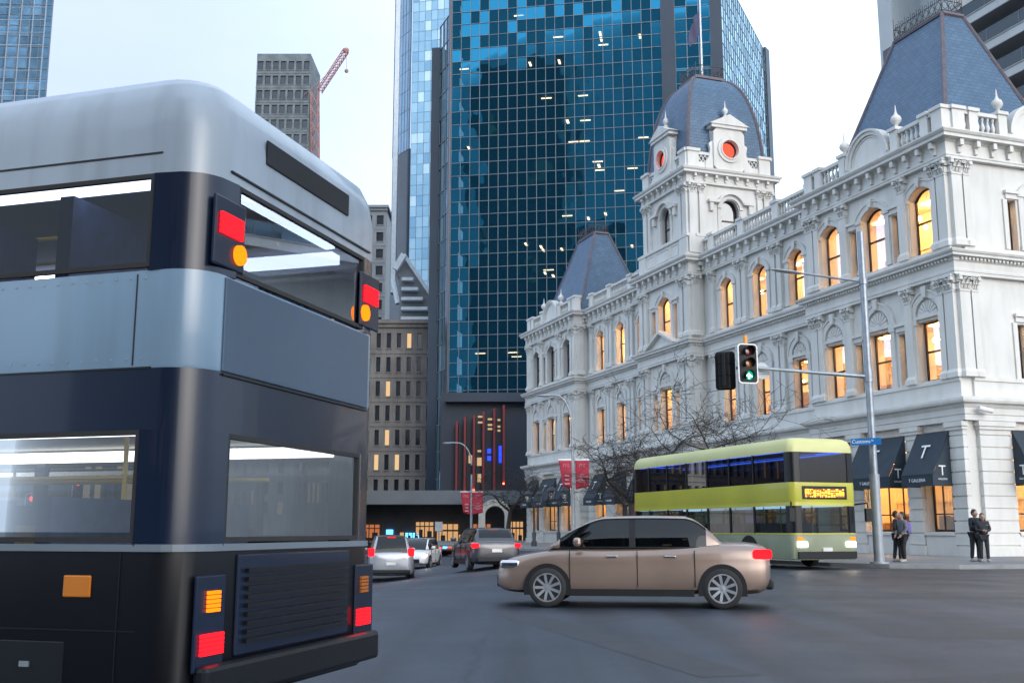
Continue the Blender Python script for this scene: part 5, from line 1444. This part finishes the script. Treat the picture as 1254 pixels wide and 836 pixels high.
# ================================================================ cars
def car(label, pos, rz, paint, L_=4.4, W_=1.78, Hh=1.48, style='hatch', lights='tail', group=None, cat='car', name='parked_car', light_mat=None):
    pos = Vector((pos[0], pos[1], ground_z(pos[0], pos[1])))
    c = thing(name, label, cat, pos, rz, group)      # +x is forward
    hw = W_ / 2; zb = .20; hl = L_ / 2; dz = max(0, (Hh - 1.48) * .45); belt = .98 + dz
    if style == 'sedan': st = [(-hl, .66, .62, .78), (-hl + .05, .76, .30, .96), (-hl + .16, .82, zb, 1.02), (-hl + .62, .87, zb, 1.05), (-1.15, .89, zb, 1.02), (-.4, .89, zb, belt), (.6, .89, zb, belt - .02), (1.05, .885, zb, .97), (1.5, .86, zb, .91), (hl - .42, .83, zb, .84), (hl - .16, .76, .22, .77), (hl - .04, .66, .28, .68), (hl, .55, .38, .56)]
    else: st = [(-hl, .70, .50, .86 + dz), (-hl + .05, .80, .28, 1.0 + dz), (-hl + .16, .86, zb, 1.03 + dz), (-hl + .6, .885, zb, 1.03 + dz), (-.8, .89, zb, belt + .02), (0, .89, zb, belt), (.7, .89, zb, belt - .02), (1.05, .885, zb, .98 + dz * .8), (1.45, .86, zb, .92 + dz * .7), (hl - .40, .83, zb, .86 + dz * .5), (hl - .15, .76, .22, .78 + dz * .3), (hl - .04, .66, .28, .68), (hl, .55, .38, .56)]
    bm_ = MB(); rings = []
    for x, wv, zlo, zt in st:
        w2 = wv * hw / .89; h_ = zt - zlo
        half = [(.86, 0), (.97, .10), (.995, .30), (1.0, .50), (.985, .66), (.992, .70), (.965, .86), (.90, .955), (.74, .995)]
        rings.append([(x, -w2 * a, zlo + h_ * b_) for a, b_ in half] + [(x, 0, zt + .02)] + [(x, w2 * a, zlo + h_ * b_) for a, b_ in reversed(half)])
    n = len(rings[0]); vs = [p for r_ in rings for p in r_]; fs = []
    for k in range(len(rings) - 1):
        for i in range(n): fs.append((k * n + i, k * n + (i + 1) % n, (k + 1) * n + (i + 1) % n, (k + 1) * n + i))
    fs += [tuple(range(n)), tuple((len(rings) - 1) * n + i for i in range(n))]
    bm_.add(vs, fs); bd_ = bm_.build('body', paint, c, smooth=True)
    sb = bd_.modifiers.new('sub', 'SUBSURF'); sb.levels = 1; sb.render_levels = 1
    if style == 'sedan': gb = (-hl + .72, 1.38); gt = (-hl + 1.35, .42)
    elif style == 'van': gb = (-hl + .06, 1.35); gt = (-hl + .26, .75)
    else: gb = (-hl + .14, 1.3); gt = (-hl + .66, .38)
    wb, wt = hw * .90, hw * .70; zg0, zg1 = belt - .03, Hh - .07
    A = [(gb[0], -wb), (gb[1], -wb), (gb[1], wb), (gb[0], wb)]; B = [(gt[0], -wt), (gt[1], -wt), (gt[1], wt), (gt[0], wt)]
    NX = 28; Hm = Hh - zg0; top = []
    xsn = [gb[0] + (gb[1] - gb[0]) * k / NX for k in range(NX + 1)]
    def topz(x):
        if x < gt[0]: f = (x - gb[0]) / (gt[0] - gb[0]); return zg0 + Hm * (1 - (1 - f) ** (1.55 if style != 'van' else 2.2)) * .985
        if x > gt[1]: f = (gb[1] - x) / (gb[1] - gt[1]); return zg0 + Hm * (1 - (1 - f) ** 1.5) * .985
        f = (x - gt[0]) / (gt[1] - gt[0]); return zg0 + Hm * (.985 + .022 * math.sin(PI * f))
    secs = []; xc = (gb[0] + gb[1]) / 2; xh = (gb[1] - gb[0]) / 2
    for x in xsn:
        h_ = max(.004, topz(x) - zg0); w0 = wb * (1 - .13 * abs((x - xc) / xh) ** 4); we = w0 + (wt - wb) * (h_ / Hm)
        secs.append([(x, w0, zg0), (x, w0 + (we - w0) * .30 + .012, zg0 + h_ * .32), (x, w0 + (we - w0) * .66 + .012, zg0 + h_ * .64), (x, we, zg0 + h_ * .90), (x, we * .90, zg0 + h_ * .965), (x, we * .52, zg0 + h_ * .995), (x, 0, zg0 + h_)])
    mir = lambda p: (p[0], -p[1], p[2])
    def patch_(nm, m, test, side=0, off=0.0):
        mb = MB(); any_ = False
        for sd_ in ((side,) if side else (-1, 1)):
            for k in range(NX):
                for j_ in range(6):
                    if test(k, j_):
                        q = [secs[k][j_], secs[k + 1][j_], secs[k + 1][j_ + 1], secs[k][j_ + 1]]
                        if sd_ < 0: q = [mir(p) for p in q]
                        mb.add(q, [(0, 1, 2, 3)]); any_ = True
        if not any_: return
        o = mb.build(nm, m, c)
        bm = bmesh.new(); bm.from_mesh(o.data); bmesh.ops.remove_doubles(bm, verts=bm.verts, dist=.0015); bmesh.ops.recalc_face_normals(bm, faces=bm.faces)
        for f in bm.faces: f.smooth = True
        bm.to_mesh(o.data); bm.free(); return o
    kr = sum(1 for x in xsn if x < gt[0] - .02); kf = sum(1 for x in xsn if x < gt[1] + .02)
    cp = max(2, kr - (3 if style == 'sedan' else 2 if style == 'hatch' else 0))     # rear edge of the side glass
    k_r0 = 0 if style == 'van' else 1
    bpil = min(range(NX), key=lambda k: abs(xsn[k] + .12))
    side_glass = lambda k, j_: j_ < 3 and k >= cp and k < NX - 2 and k != bpil
    for sd_ in (-1, 1): patch_('side_window', M['darkglass'], side_glass, sd_)
    for sd_ in (-1, 1): patch_('door_pillar', M['black'], lambda k, j_: j_ < 3 and k == bpil, sd_)
    patch_('windscreen', M['darkglass'], lambda k, j_: j_ >= 4 and k >= kf)
    patch_('rear_window', M['darkglass'], lambda k, j_: j_ >= 4 and k_r0 <= k < kr)
    patch_('roof', paint, lambda k, j_: not (side_glass(k, j_) or (j_ < 3 and k == bpil) or (j_ >= 4 and k >= kf) or (j_ >= 4 and k_r0 <= k < kr)))
    for sd_ in (-1, 1):
        bp_ = MB()
        bp_.tube([(secs[k][0][0], sd_ * (secs[k][0][1] + .006), zg0 + .012) for k in range(2, NX - 1)], .013, 5)
        bp_.tube([(secs[k][3][0], sd_ * (secs[k][3][1] + .004), secs[k][3][2]) for k in range(max(1, cp), NX - 1)], .010, 5)
        bp_.build('window_trim', M['black'], c)
    for s_ in (-1, 1):
        sm_ = MB()
        y = s_ * hw
        for x in (1.0, -.10, -.98 if style != 'sedan' else -1.02): sm_.prism([(x - .006, .34), (x + .006, .34), (x + .006, belt - .06), (x - .006, belt - .06)], y * .985 - .004, y * 1.003)
        sm_.box(-hl + 1.25, hl - 1.25, y * .99 - .02, y * .99 + .012, .19, .30)
        sm_.build('sill_trim', M['black'], c)
    ins = MB(); ins.box(-.85, -.62, -.6, .6, .6, 1.22); ins.box(.2, .42, -.6, -.15, .6, 1.22); ins.box(.2, .42, .15, .6, .6, 1.22); ins.build('seats', M['black'], c)
    for x in (-hl + .80, hl - .88):
        for s_ in (-1, 1):
            y = s_ * hw
            a = MB(); a.prism([(x + .385 * math.cos(PI * i / 18), .32 + .385 * math.sin(PI * i / 18)) for i in range(19)] + [(x - .385, .2), (x + .385, .2)], y - .05 * s_, y - s_ * .006); a.build('wheel_arch', M['black'], c)
            t_ = MB(); t_.fr = lambda p, q_, c2, X=x, Y=y, S=s_: (X + p, Y - S * (.196 - c2), .32 + q_)
            t_.lathe(0, 0, [(.27, .0), (.312, .03), (.32, .12), (.312, .19), (.285, .212), (.235, .212), (.225, .18)], 28)
            w_ = t_.build('wheel', M['rubber'], c, smooth=True)
            h = MB(); h.fr = t_.fr; h.lathe(0, 0, [(.225, .17), (.232, .209), (.215, .209), (.205, .16)], 24); h.lathe(0, 0, [(.05, .15), (.05, .195), (.0, .198)], 12)
            for k in range(9):
                a_ = 2 * PI * k / 9; ca, sa = math.cos(a_), math.sin(a_)
                for dq in (0,):
                    h.add([(.04 * ca - .02 * sa, .04 * sa + .02 * ca, .19), (.04 * ca + .02 * sa, .04 * sa - .02 * ca, .19), (.21 * ca + .024 * sa, .21 * sa - .024 * ca, .203), (.21 * ca - .024 * sa, .21 * sa + .024 * ca, .203)], [(0, 1, 2, 3)])
            h.build('rim', M['galv'], w_)
            h = MB(); h.fr = t_.fr; h.lathe(0, 0, [(.225, .1), (.0, .1)], 20); h.build('brake_disc', M['black'], w_)
    tall = style == 'van'
    for s_ in (-1, 1):
        o = MB(); zc = .86 + dz if not tall else 1.05
        o.box(-hl + .005, -hl + .30, s_ * (hw * .84) - .12, s_ * (hw * .84) + .125, zc - .075, zc + (.075 if not tall else .24)); o.build('tail_lamp', M['redlamp'] if lights == 'tail' else mat('unlit tail lamp', (.25, .01, .01), .2), c, bevel=.04)
        o = MB(); o.box(hl - .42, hl - .08, s_ * (hw * .73) - .16, s_ * (hw * .73) + .15, .62, .75); o.build('headlight', M['headlamp'] if lights == 'head' else M['chrome'], c, bevel=.04)
        o = MB(); o.box(.80, .93, s_ * (hw + .06) - .1, s_ * (hw + .06) + .1, belt + .0, belt + .14); o.build('door_mirror', paint, c, bevel=.045)
        o = MB()
        for x in (-.72, .22): o.box(x, x + .18, s_ * hw - .012, s_ * hw + .018, belt - .17, belt - .145)
        o.build('door_handle', M['chrome'], c, bevel=.008)
    o = MB(); o.box(-hl - .02, -hl + .12, -hw * .80, hw * .80, .30, .46); o.build('rear_bumper', M['black'], c, bevel=.04)
    o = MB(); o.box(hl - .14, hl + .012, -hw * .55, hw * .55, .30, .52); o.build('front_grille', M['black'], c, bevel=.04)
    for x0, x1, za in ((-hl - .012, -hl + .02, .64), (hl - .02, hl + .02, .38)):
        o = MB(); o.box(x0, x1, -.18, .18, za, za + .11); o.build('number_plate', bpy.data.materials['white plate'], c)
    if lights == 'tail' and style != 'sedan':
        o = MB(); o.box(gt[0] - .08, gt[0] + .0, -.16, .16, Hh - .085, Hh - .055); o.build('brake_lamp', M['redlamp'], c)
    return c
bronze = mat('bronze silver car paint', (.27, .20, .165), .28, .12, 1, metal=.5, coat=.6)
silv = mat('silver car paint', (.34, .36, .40), .25, .08, 1, metal=.5, coat=.6)
whitep = mat('white car paint', (.62, .64, .66), .25, .05, 1, coat=.6)
darkp = mat('charcoal car paint', (.05, .05, .06), .25, .1, 1, metal=.3, coat=.6)
car('silver bronze sedan with lit tail lamps in the middle of the road', pix(775, 700, 18.6).xy.to_3d(), R(172), bronze, style='sedan', L_=4.5, name='sedan')
car('charcoal hatchback with red tail lamps left of the bronze sedan', pix(592, 680, 40).xy.to_3d(), R(104), darkp, name='hatchback')
car('silver people carrier seen from behind with red lamps, beside the bus', pix(477, 690, 45).xy.to_3d(), R(98), silv, L_=4.6, W_=1.85, Hh=1.78, style='van', name='people_carrier')
car('white hatchback with lit headlamp facing us beside the people carrier', pix(513, 690, 58).xy.to_3d(), R(-97), whitep, Hh=1.55, lights='head', name='hatchback')
car('white van seen through the bus windows on the left street', pix(277, 660, 34).xy.to_3d(), R(92), whitep, L_=4.9, W_=1.95, Hh=1.95, style='van', name='van', cat='van')
car('dark hatchback with red tail lamps left of the white van', pix(140, 660, 40).xy.to_3d(), R(95), darkp, name='hatchback')
car('silver hatchback with red tail lamps right of the white van', pix(352, 660, 44).xy.to_3d(), R(92), silv, name='hatchback')
# red signals glowing down the left street
for px, py, Y in ((40, 620, 60), (95, 600, 70)):
    b_ = pix(px, 640, Y); q = thing('signal_post', 'signal post %s the left street, seen through the bus' % ('nearer along' if Y == 60 else 'farther down'), 'post', (b_.x, Y, 0)); m = MB(); m.tube([(0, 0, 0), (0, 0, pix(px, py, Y).z)], .07, 6); m.build('pole', M['galv'], q)
    signal_head('traffic_light', 'red traffic light %s the left street, seen through the bus' % ('nearer along' if Y == 60 else 'farther down'), (b_.x, Y - .3, pix(px, py, Y).z), 0, lit='red', s=1.2)

# ================================================================ people
def skin_mesh(name, joints, edges, m, parent, root=0, sub=2):
    me = bpy.data.meshes.new(name); me.from_pydata([j[:3] for j in joints], edges, [])
    o = bpy.data.objects.new(name, me); C.objects.link(o)
    o.modifiers.new('skin', 'SKIN')
    sk = me.skin_vertices[0].data if me.skin_vertices else None
    if sk is None:
        bm = bmesh.new(); bm.from_mesh(me); bm.verts.layers.skin.verify(); bm.to_mesh(me); bm.free(); sk = me.skin_vertices[0].data
    for i, j in enumerate(joints):
        r_ = j[3] if len(j) == 4 else j[3:5]
        sk[i].radius = (r_, r_) if not isinstance(r_, tuple) else r_
        sk[i].use_root = (i == root)
    s_ = o.modifiers.new('sub', 'SUBSURF'); s_.levels = sub; s_.render_levels = sub
    bpy.context.view_layer.update()
    dg = bpy.context.evaluated_depsgraph_get(); nm = bpy.data.meshes.new_from_object(o.evaluated_get(dg))
    bpy.data.objects.remove(o); bpy.data.meshes.remove(me)
    nm.materials.clear(); nm.materials.append(m); nm.polygons.foreach_set('use_smooth', [True] * len(nm.polygons)); nm.name = name
    o = bpy.data.objects.new(name, nm); C.objects.link(o); o.parent = parent
    return o
skin_ = mat('skin', (.42, .25, .18), .5, .06, 8)
def person(label, pos, rz, h=1.72, top=(.02, .025, .04), leg=(.02, .022, .03), hair=(.012, .009, .008), arms=((.12, .12, .02), (-.12, .12, .02)), stride=.1, long_hair=False, coat=0.0, bag=None, lean=0.0):
    # faces local -y; joints in metres for a 1.72 m figure
    t = thing('person', label, 'person', pos, rz); k = h / 1.72; t.scale = (k, k, k)
    J = {}
    J['pel'] = (0, 0, .93); J['sp'] = (0, -.01 + lean * .3, 1.12); J['ch'] = (0, -.01 + lean * .7, 1.32); J['nk'] = (0, lean, 1.47); J['hd0'] = (0, -.01 + lean, 1.53)
    for s_, n in ((1, 'l'), (-1, 'r')):
        J['sh' + n] = (.175 * s_, lean * .9, 1.405); hand = arms[0 if s_ > 0 else 1]
        J['el' + n] = (.235 * s_, hand[1] * -.1 + lean * .8, 1.14); J['wr' + n] = (.235 * s_ + (hand[0] - .235 * s_) * .8 if abs(hand[0]) < .5 else hand[0], -hand[1] * 1.6 + lean, .92 + hand[2])
        J['hp' + n] = (.095 * s_, 0, .88); f_ = stride * s_
        J['kn' + n] = (.1 * s_, -f_ * .4 - .02, .49); J['an' + n] = (.105 * s_, -f_ * .5 + .02, .085); J['to' + n] = (.12 * s_, -f_ * .5 - .16, .035)
    order = list(J); idx = {n: i for i, n in enumerate(order)}
    rad = {'pel': .135, 'sp': .12, 'ch': .14, 'nk': .058, 'hd0': .055}
    for n in 'lr': rad.update({'sh' + n: .062, 'el' + n: .044, 'wr' + n: .030, 'hp' + n: .092, 'kn' + n: .058, 'an' + n: .042, 'to' + n: .034})
    E_ = [('pel', 'sp'), ('sp', 'ch'), ('ch', 'nk'), ('nk', 'hd0')]
    for n in 'lr': E_ += [('ch', 'sh' + n), ('sh' + n, 'el' + n), ('el' + n, 'wr' + n), ('pel', 'hp' + n), ('hp' + n, 'kn' + n), ('kn' + n, 'an' + n), ('an' + n, 'to' + n)]
    body = skin_mesh('body', [(*J[n], rad[n]) for n in order], [(idx[a], idx[b]) for a, b in E_], skin_, t)
    # head with a face, hands with five fingers, joined to the body mesh
    hm_ = MB(); c_ = Vector(J['hd0']) + Vector((0, -.015, .085))
    hm_.ball(c_, .112, 14, 12, (.80, .95, 1.12)); hm_.ball(c_ + Vector((0, -.02, -.06)), .075, 10, 8, (.85, .95, 1))
    hm_.prism([(-.014, c_.z - .035), (.014, c_.z - .035), (.006, c_.z + .02), (-.006, c_.z + .02)], c_.y - .128, c_.y - .085)
    for s_ in (-1, 1): hm_.ball(c_ + Vector((s_ * .09, .005, -.005)), .026, 6, 5, (.4, .8, 1.2))
    for n in 'lr':
        w_ = Vector(J['wr' + n]); d = (w_ - Vector(J['el' + n])).normalized(); s_ = 1 if n == 'l' else -1; sd = d.cross(Vector((0, 1, 0))).normalized() if abs(d.y) < .9 else Vector((1, 0, 0))
        hm_.tube([w_, w_ + d * .05, w_ + d * .09], [.028, .038, .034], 8)
        for q, ln in enumerate((.07, .08, .075, .058)):
            b0 = w_ + d * .08 + sd * (.024 - .016 * q); hm_.tube([b0, b0 + d * ln * .55, b0 + d * ln + Vector((0, -.02, 0))], [.0095, .009, .007], 6)
        b0 = w_ + d * .03 + sd * .03; hm_.tube([b0, b0 + (d + sd * .7) * .035, b0 + (d * 1.2 + sd * .6) * .055], [.012, .011, .008], 6)
    ho = hm_.build('head_hands', skin_)
    bm = bmesh.new(); bm.from_mesh(body.data); bm.from_mesh(ho.data); bm.to_mesh(body.data); bm.free()
    body.data.polygons.foreach_set('use_smooth', [True] * len(body.data.polygons)); bpy.data.objects.remove(ho)
    f = MB()
    for s_ in (-1, 1): f.ball(c_ + Vector((s_ * .036, -.092, .012)), .012, 6, 5)
    f.build('eyes', M['black'], t); f = MB(); f.box(-.026, .026, c_.y - .101, c_.y - .09, c_.z - .066, c_.z - .056); f.build('mouth', mat('lips', (.32, .10, .09), .5), t)
    hr = MB(); hr.ball(c_ + Vector((0, .022, .022)), .12, 14, 10, (.83, .92, 1.08))
    if long_hair: hr.ball(c_ + Vector((0, .07, -.1)), .1, 10, 8, (.95, .55, 1.6)); hr.ball(c_ + Vector((.075, .02, -.08)), .05, 8, 6, (.6, .8, 2)); hr.ball(c_ + Vector((-.075, .02, -.08)), .05, 8, 6, (.6, .8, 2))
    hair_o = hr.build('hair', mat('dark hair', hair, .5, .3, 30), t, smooth=True)
    g = .022
    tn = ['pel', 'sp', 'ch', 'nk', 'shl', 'ell', 'wrl', 'shr', 'elr', 'wrr']; ti = {n: i for i, n in enumerate(tn)}
    tr = {'pel': .15 + coat, 'sp': .145 + coat * .5, 'ch': .165, 'nk': .075}
    for n in 'lr': tr.update({'sh' + n: .085, 'el' + n: .066, 'wr' + n: .05})
    skin_mesh('jacket', [(*J[n], tr[n]) for n in tn], [(ti[a], ti[b]) for a, b in (('pel', 'sp'), ('sp', 'ch'), ('ch', 'nk'), ('ch', 'shl'), ('shl', 'ell'), ('ell', 'wrl'), ('ch', 'shr'), ('shr', 'elr'), ('elr', 'wrr'))], mat('jacket cloth', top, .8, .2, 12), t)
    ln_ = ['pel', 'hpl', 'knl', 'anl', 'hpr', 'knr', 'anr']; li = {n: i for i, n in enumerate(ln_)}
    lr_ = {'pel': .142, 'hpl': .105, 'knl': .075, 'anl': .062, 'hpr': .105, 'knr': .075, 'anr': .062}
    skin_mesh('trousers', [(*J[n], lr_[n]) for n in ln_], [(li[a], li[b]) for a, b in (('pel', 'hpl'), ('hpl', 'knl'), ('knl', 'anl'), ('pel', 'hpr'), ('hpr', 'knr'), ('knr', 'anr'))], mat('trouser cloth', leg, .85, .2, 12), t)
    sh_ = MB()
    for n in 'lr':
        a = Vector(J['an' + n]); b = Vector(J['to' + n]); sh_.tube([a + Vector((0, .06, -.045)), a + Vector((0, 0, -.035)), b + Vector((0, .02, .005)), b + Vector((0, -.03, 0))], [.04, .052, .045, .025], 8)
    sh_.build('shoes', mat('pale shoes', (.35, .35, .36), .6), t, smooth=True)
    if bag:
        q = MB(); q.box(-.15, .15, .13 + lean, .29 + lean, 1.0, 1.4); q.build('backpack', mat('backpack cloth', bag, .7), t, bevel=.05)
    return t
def stand(px, Y): 
    a = pix(px, 640, Y); return (a.x, Y, FPZ)
person('person in dark clothes standing beside the tall pole with back half turned', stand(1097, 38.6), R(60), 1.74, top=(.035, .035, .04), stride=.16)
person('person in grey top with a violet backpack next to the one by the pole', stand(1104.5, 38.2), R(-70), 1.70, top=(.13, .14, .17), leg=(.015, .015, .018), bag=(.14, .10, .36), stride=.14)
person('tall person in a dark jacket bending the head over a companion at the corner', stand(1192, 38.9), R(25), 1.80, top=(.012, .016, .026), arms=((.05, .26, .28), (-.05, .26, .28)), lean=-.05, coat=.03)
person('person with long dark hair in a dark coat looking towards the road at the corner', stand(1203, 38.45), R(-12), 1.66, top=(.02, .024, .032), long_hair=True, arms=((.02, .16, .2), (-.02, .16, .2)), coat=.05)

# ================================================================ road marks
rmk = MB()
def dash(t, v, ln, wd, ang=0):
    p = loc(t, v, 0); e = (U * math.cos(ang) + V * math.sin(ang)); n = Vector((-e.y, e.x, 0))
    q = [p - e * ln / 2 - n * wd / 2, p + e * ln / 2 - n * wd / 2, p + e * ln / 2 + n * wd / 2, p - e * ln / 2 + n * wd / 2]
    rmk.add([(a.x, a.y, .004) for a in q], [(0, 1, 2, 3)])
for k in range(10): dash(-6 + 9 * k, -15.2, 3, .12)
for k in range(10): dash(-4 + 9 * k, -18.6, 3, .12)
rmk.build('road_marking', M['linepaint'], kind='structure')

# bins by the trees, road ironwork and patches
def bin_(px, Y, label):
    t = thing('litter_bin', label, 'bin', groundpt(px, Y)); m = MB(); m.lathe(0, 0, [(.27, 0), (.30, .05), (.30, .85), (.33, .9), (.33, 1.0), (.2, 1.05)], 14); m.build('drum', M['black'], t, smooth=True)
    m = MB(); m.lathe(0, 0, [(.335, .93), (.34, .95), (.34, .97), (.335, .99)], 14); m.build('rim', M['galv'], t, smooth=True)
bin_(734, 56, 'black round litter bin just left of the forked bare tree'); bin_(716, 60, 'black round litter bin below the crimson banners'); bin_(785, 55, 'black round litter bin beside the red feather flag')
pt = MB()
def patch(x0, y0, w_, l_, a):
    e = Vector((math.cos(a), math.sin(a), 0)); n = Vector((-e.y, e.x, 0)); p = Vector((x0, y0, 0)); q = []
    for k in range(16):
        f = k / 16; t = f * 4; s4 = int(t); u = t - s4
        c = [(-1, -1), (1, -1), (1, 1), (-1, 1), (-1, -1)]; cx = c[s4][0] + (c[s4 + 1][0] - c[s4][0]) * u; cy = c[s4][1] + (c[s4 + 1][1] - c[s4][1]) * u
        v = p + e * cx * l_ / 2 + n * cy * w_ / 2 + Vector((random.uniform(-.03, .03), random.uniform(-.03, .03), 0)); q.append((v.x, v.y, .002))
    pt.add(q, [tuple(range(16))])
patch(3.2, 9.0, .7, 5.5, R(20)); patch(5.8, 13.6, 1.6, 2.6, R(-12)); patch(1.0, 13.0, .6, 7, R(105)); patch(8.5, 20.5, .8, 9, R(-8))
pt.build('road_patch', mat('fresh tar patch', (.017, .019, .024), .5, .3, 3, bump=.5, bscale=60), kind='structure')
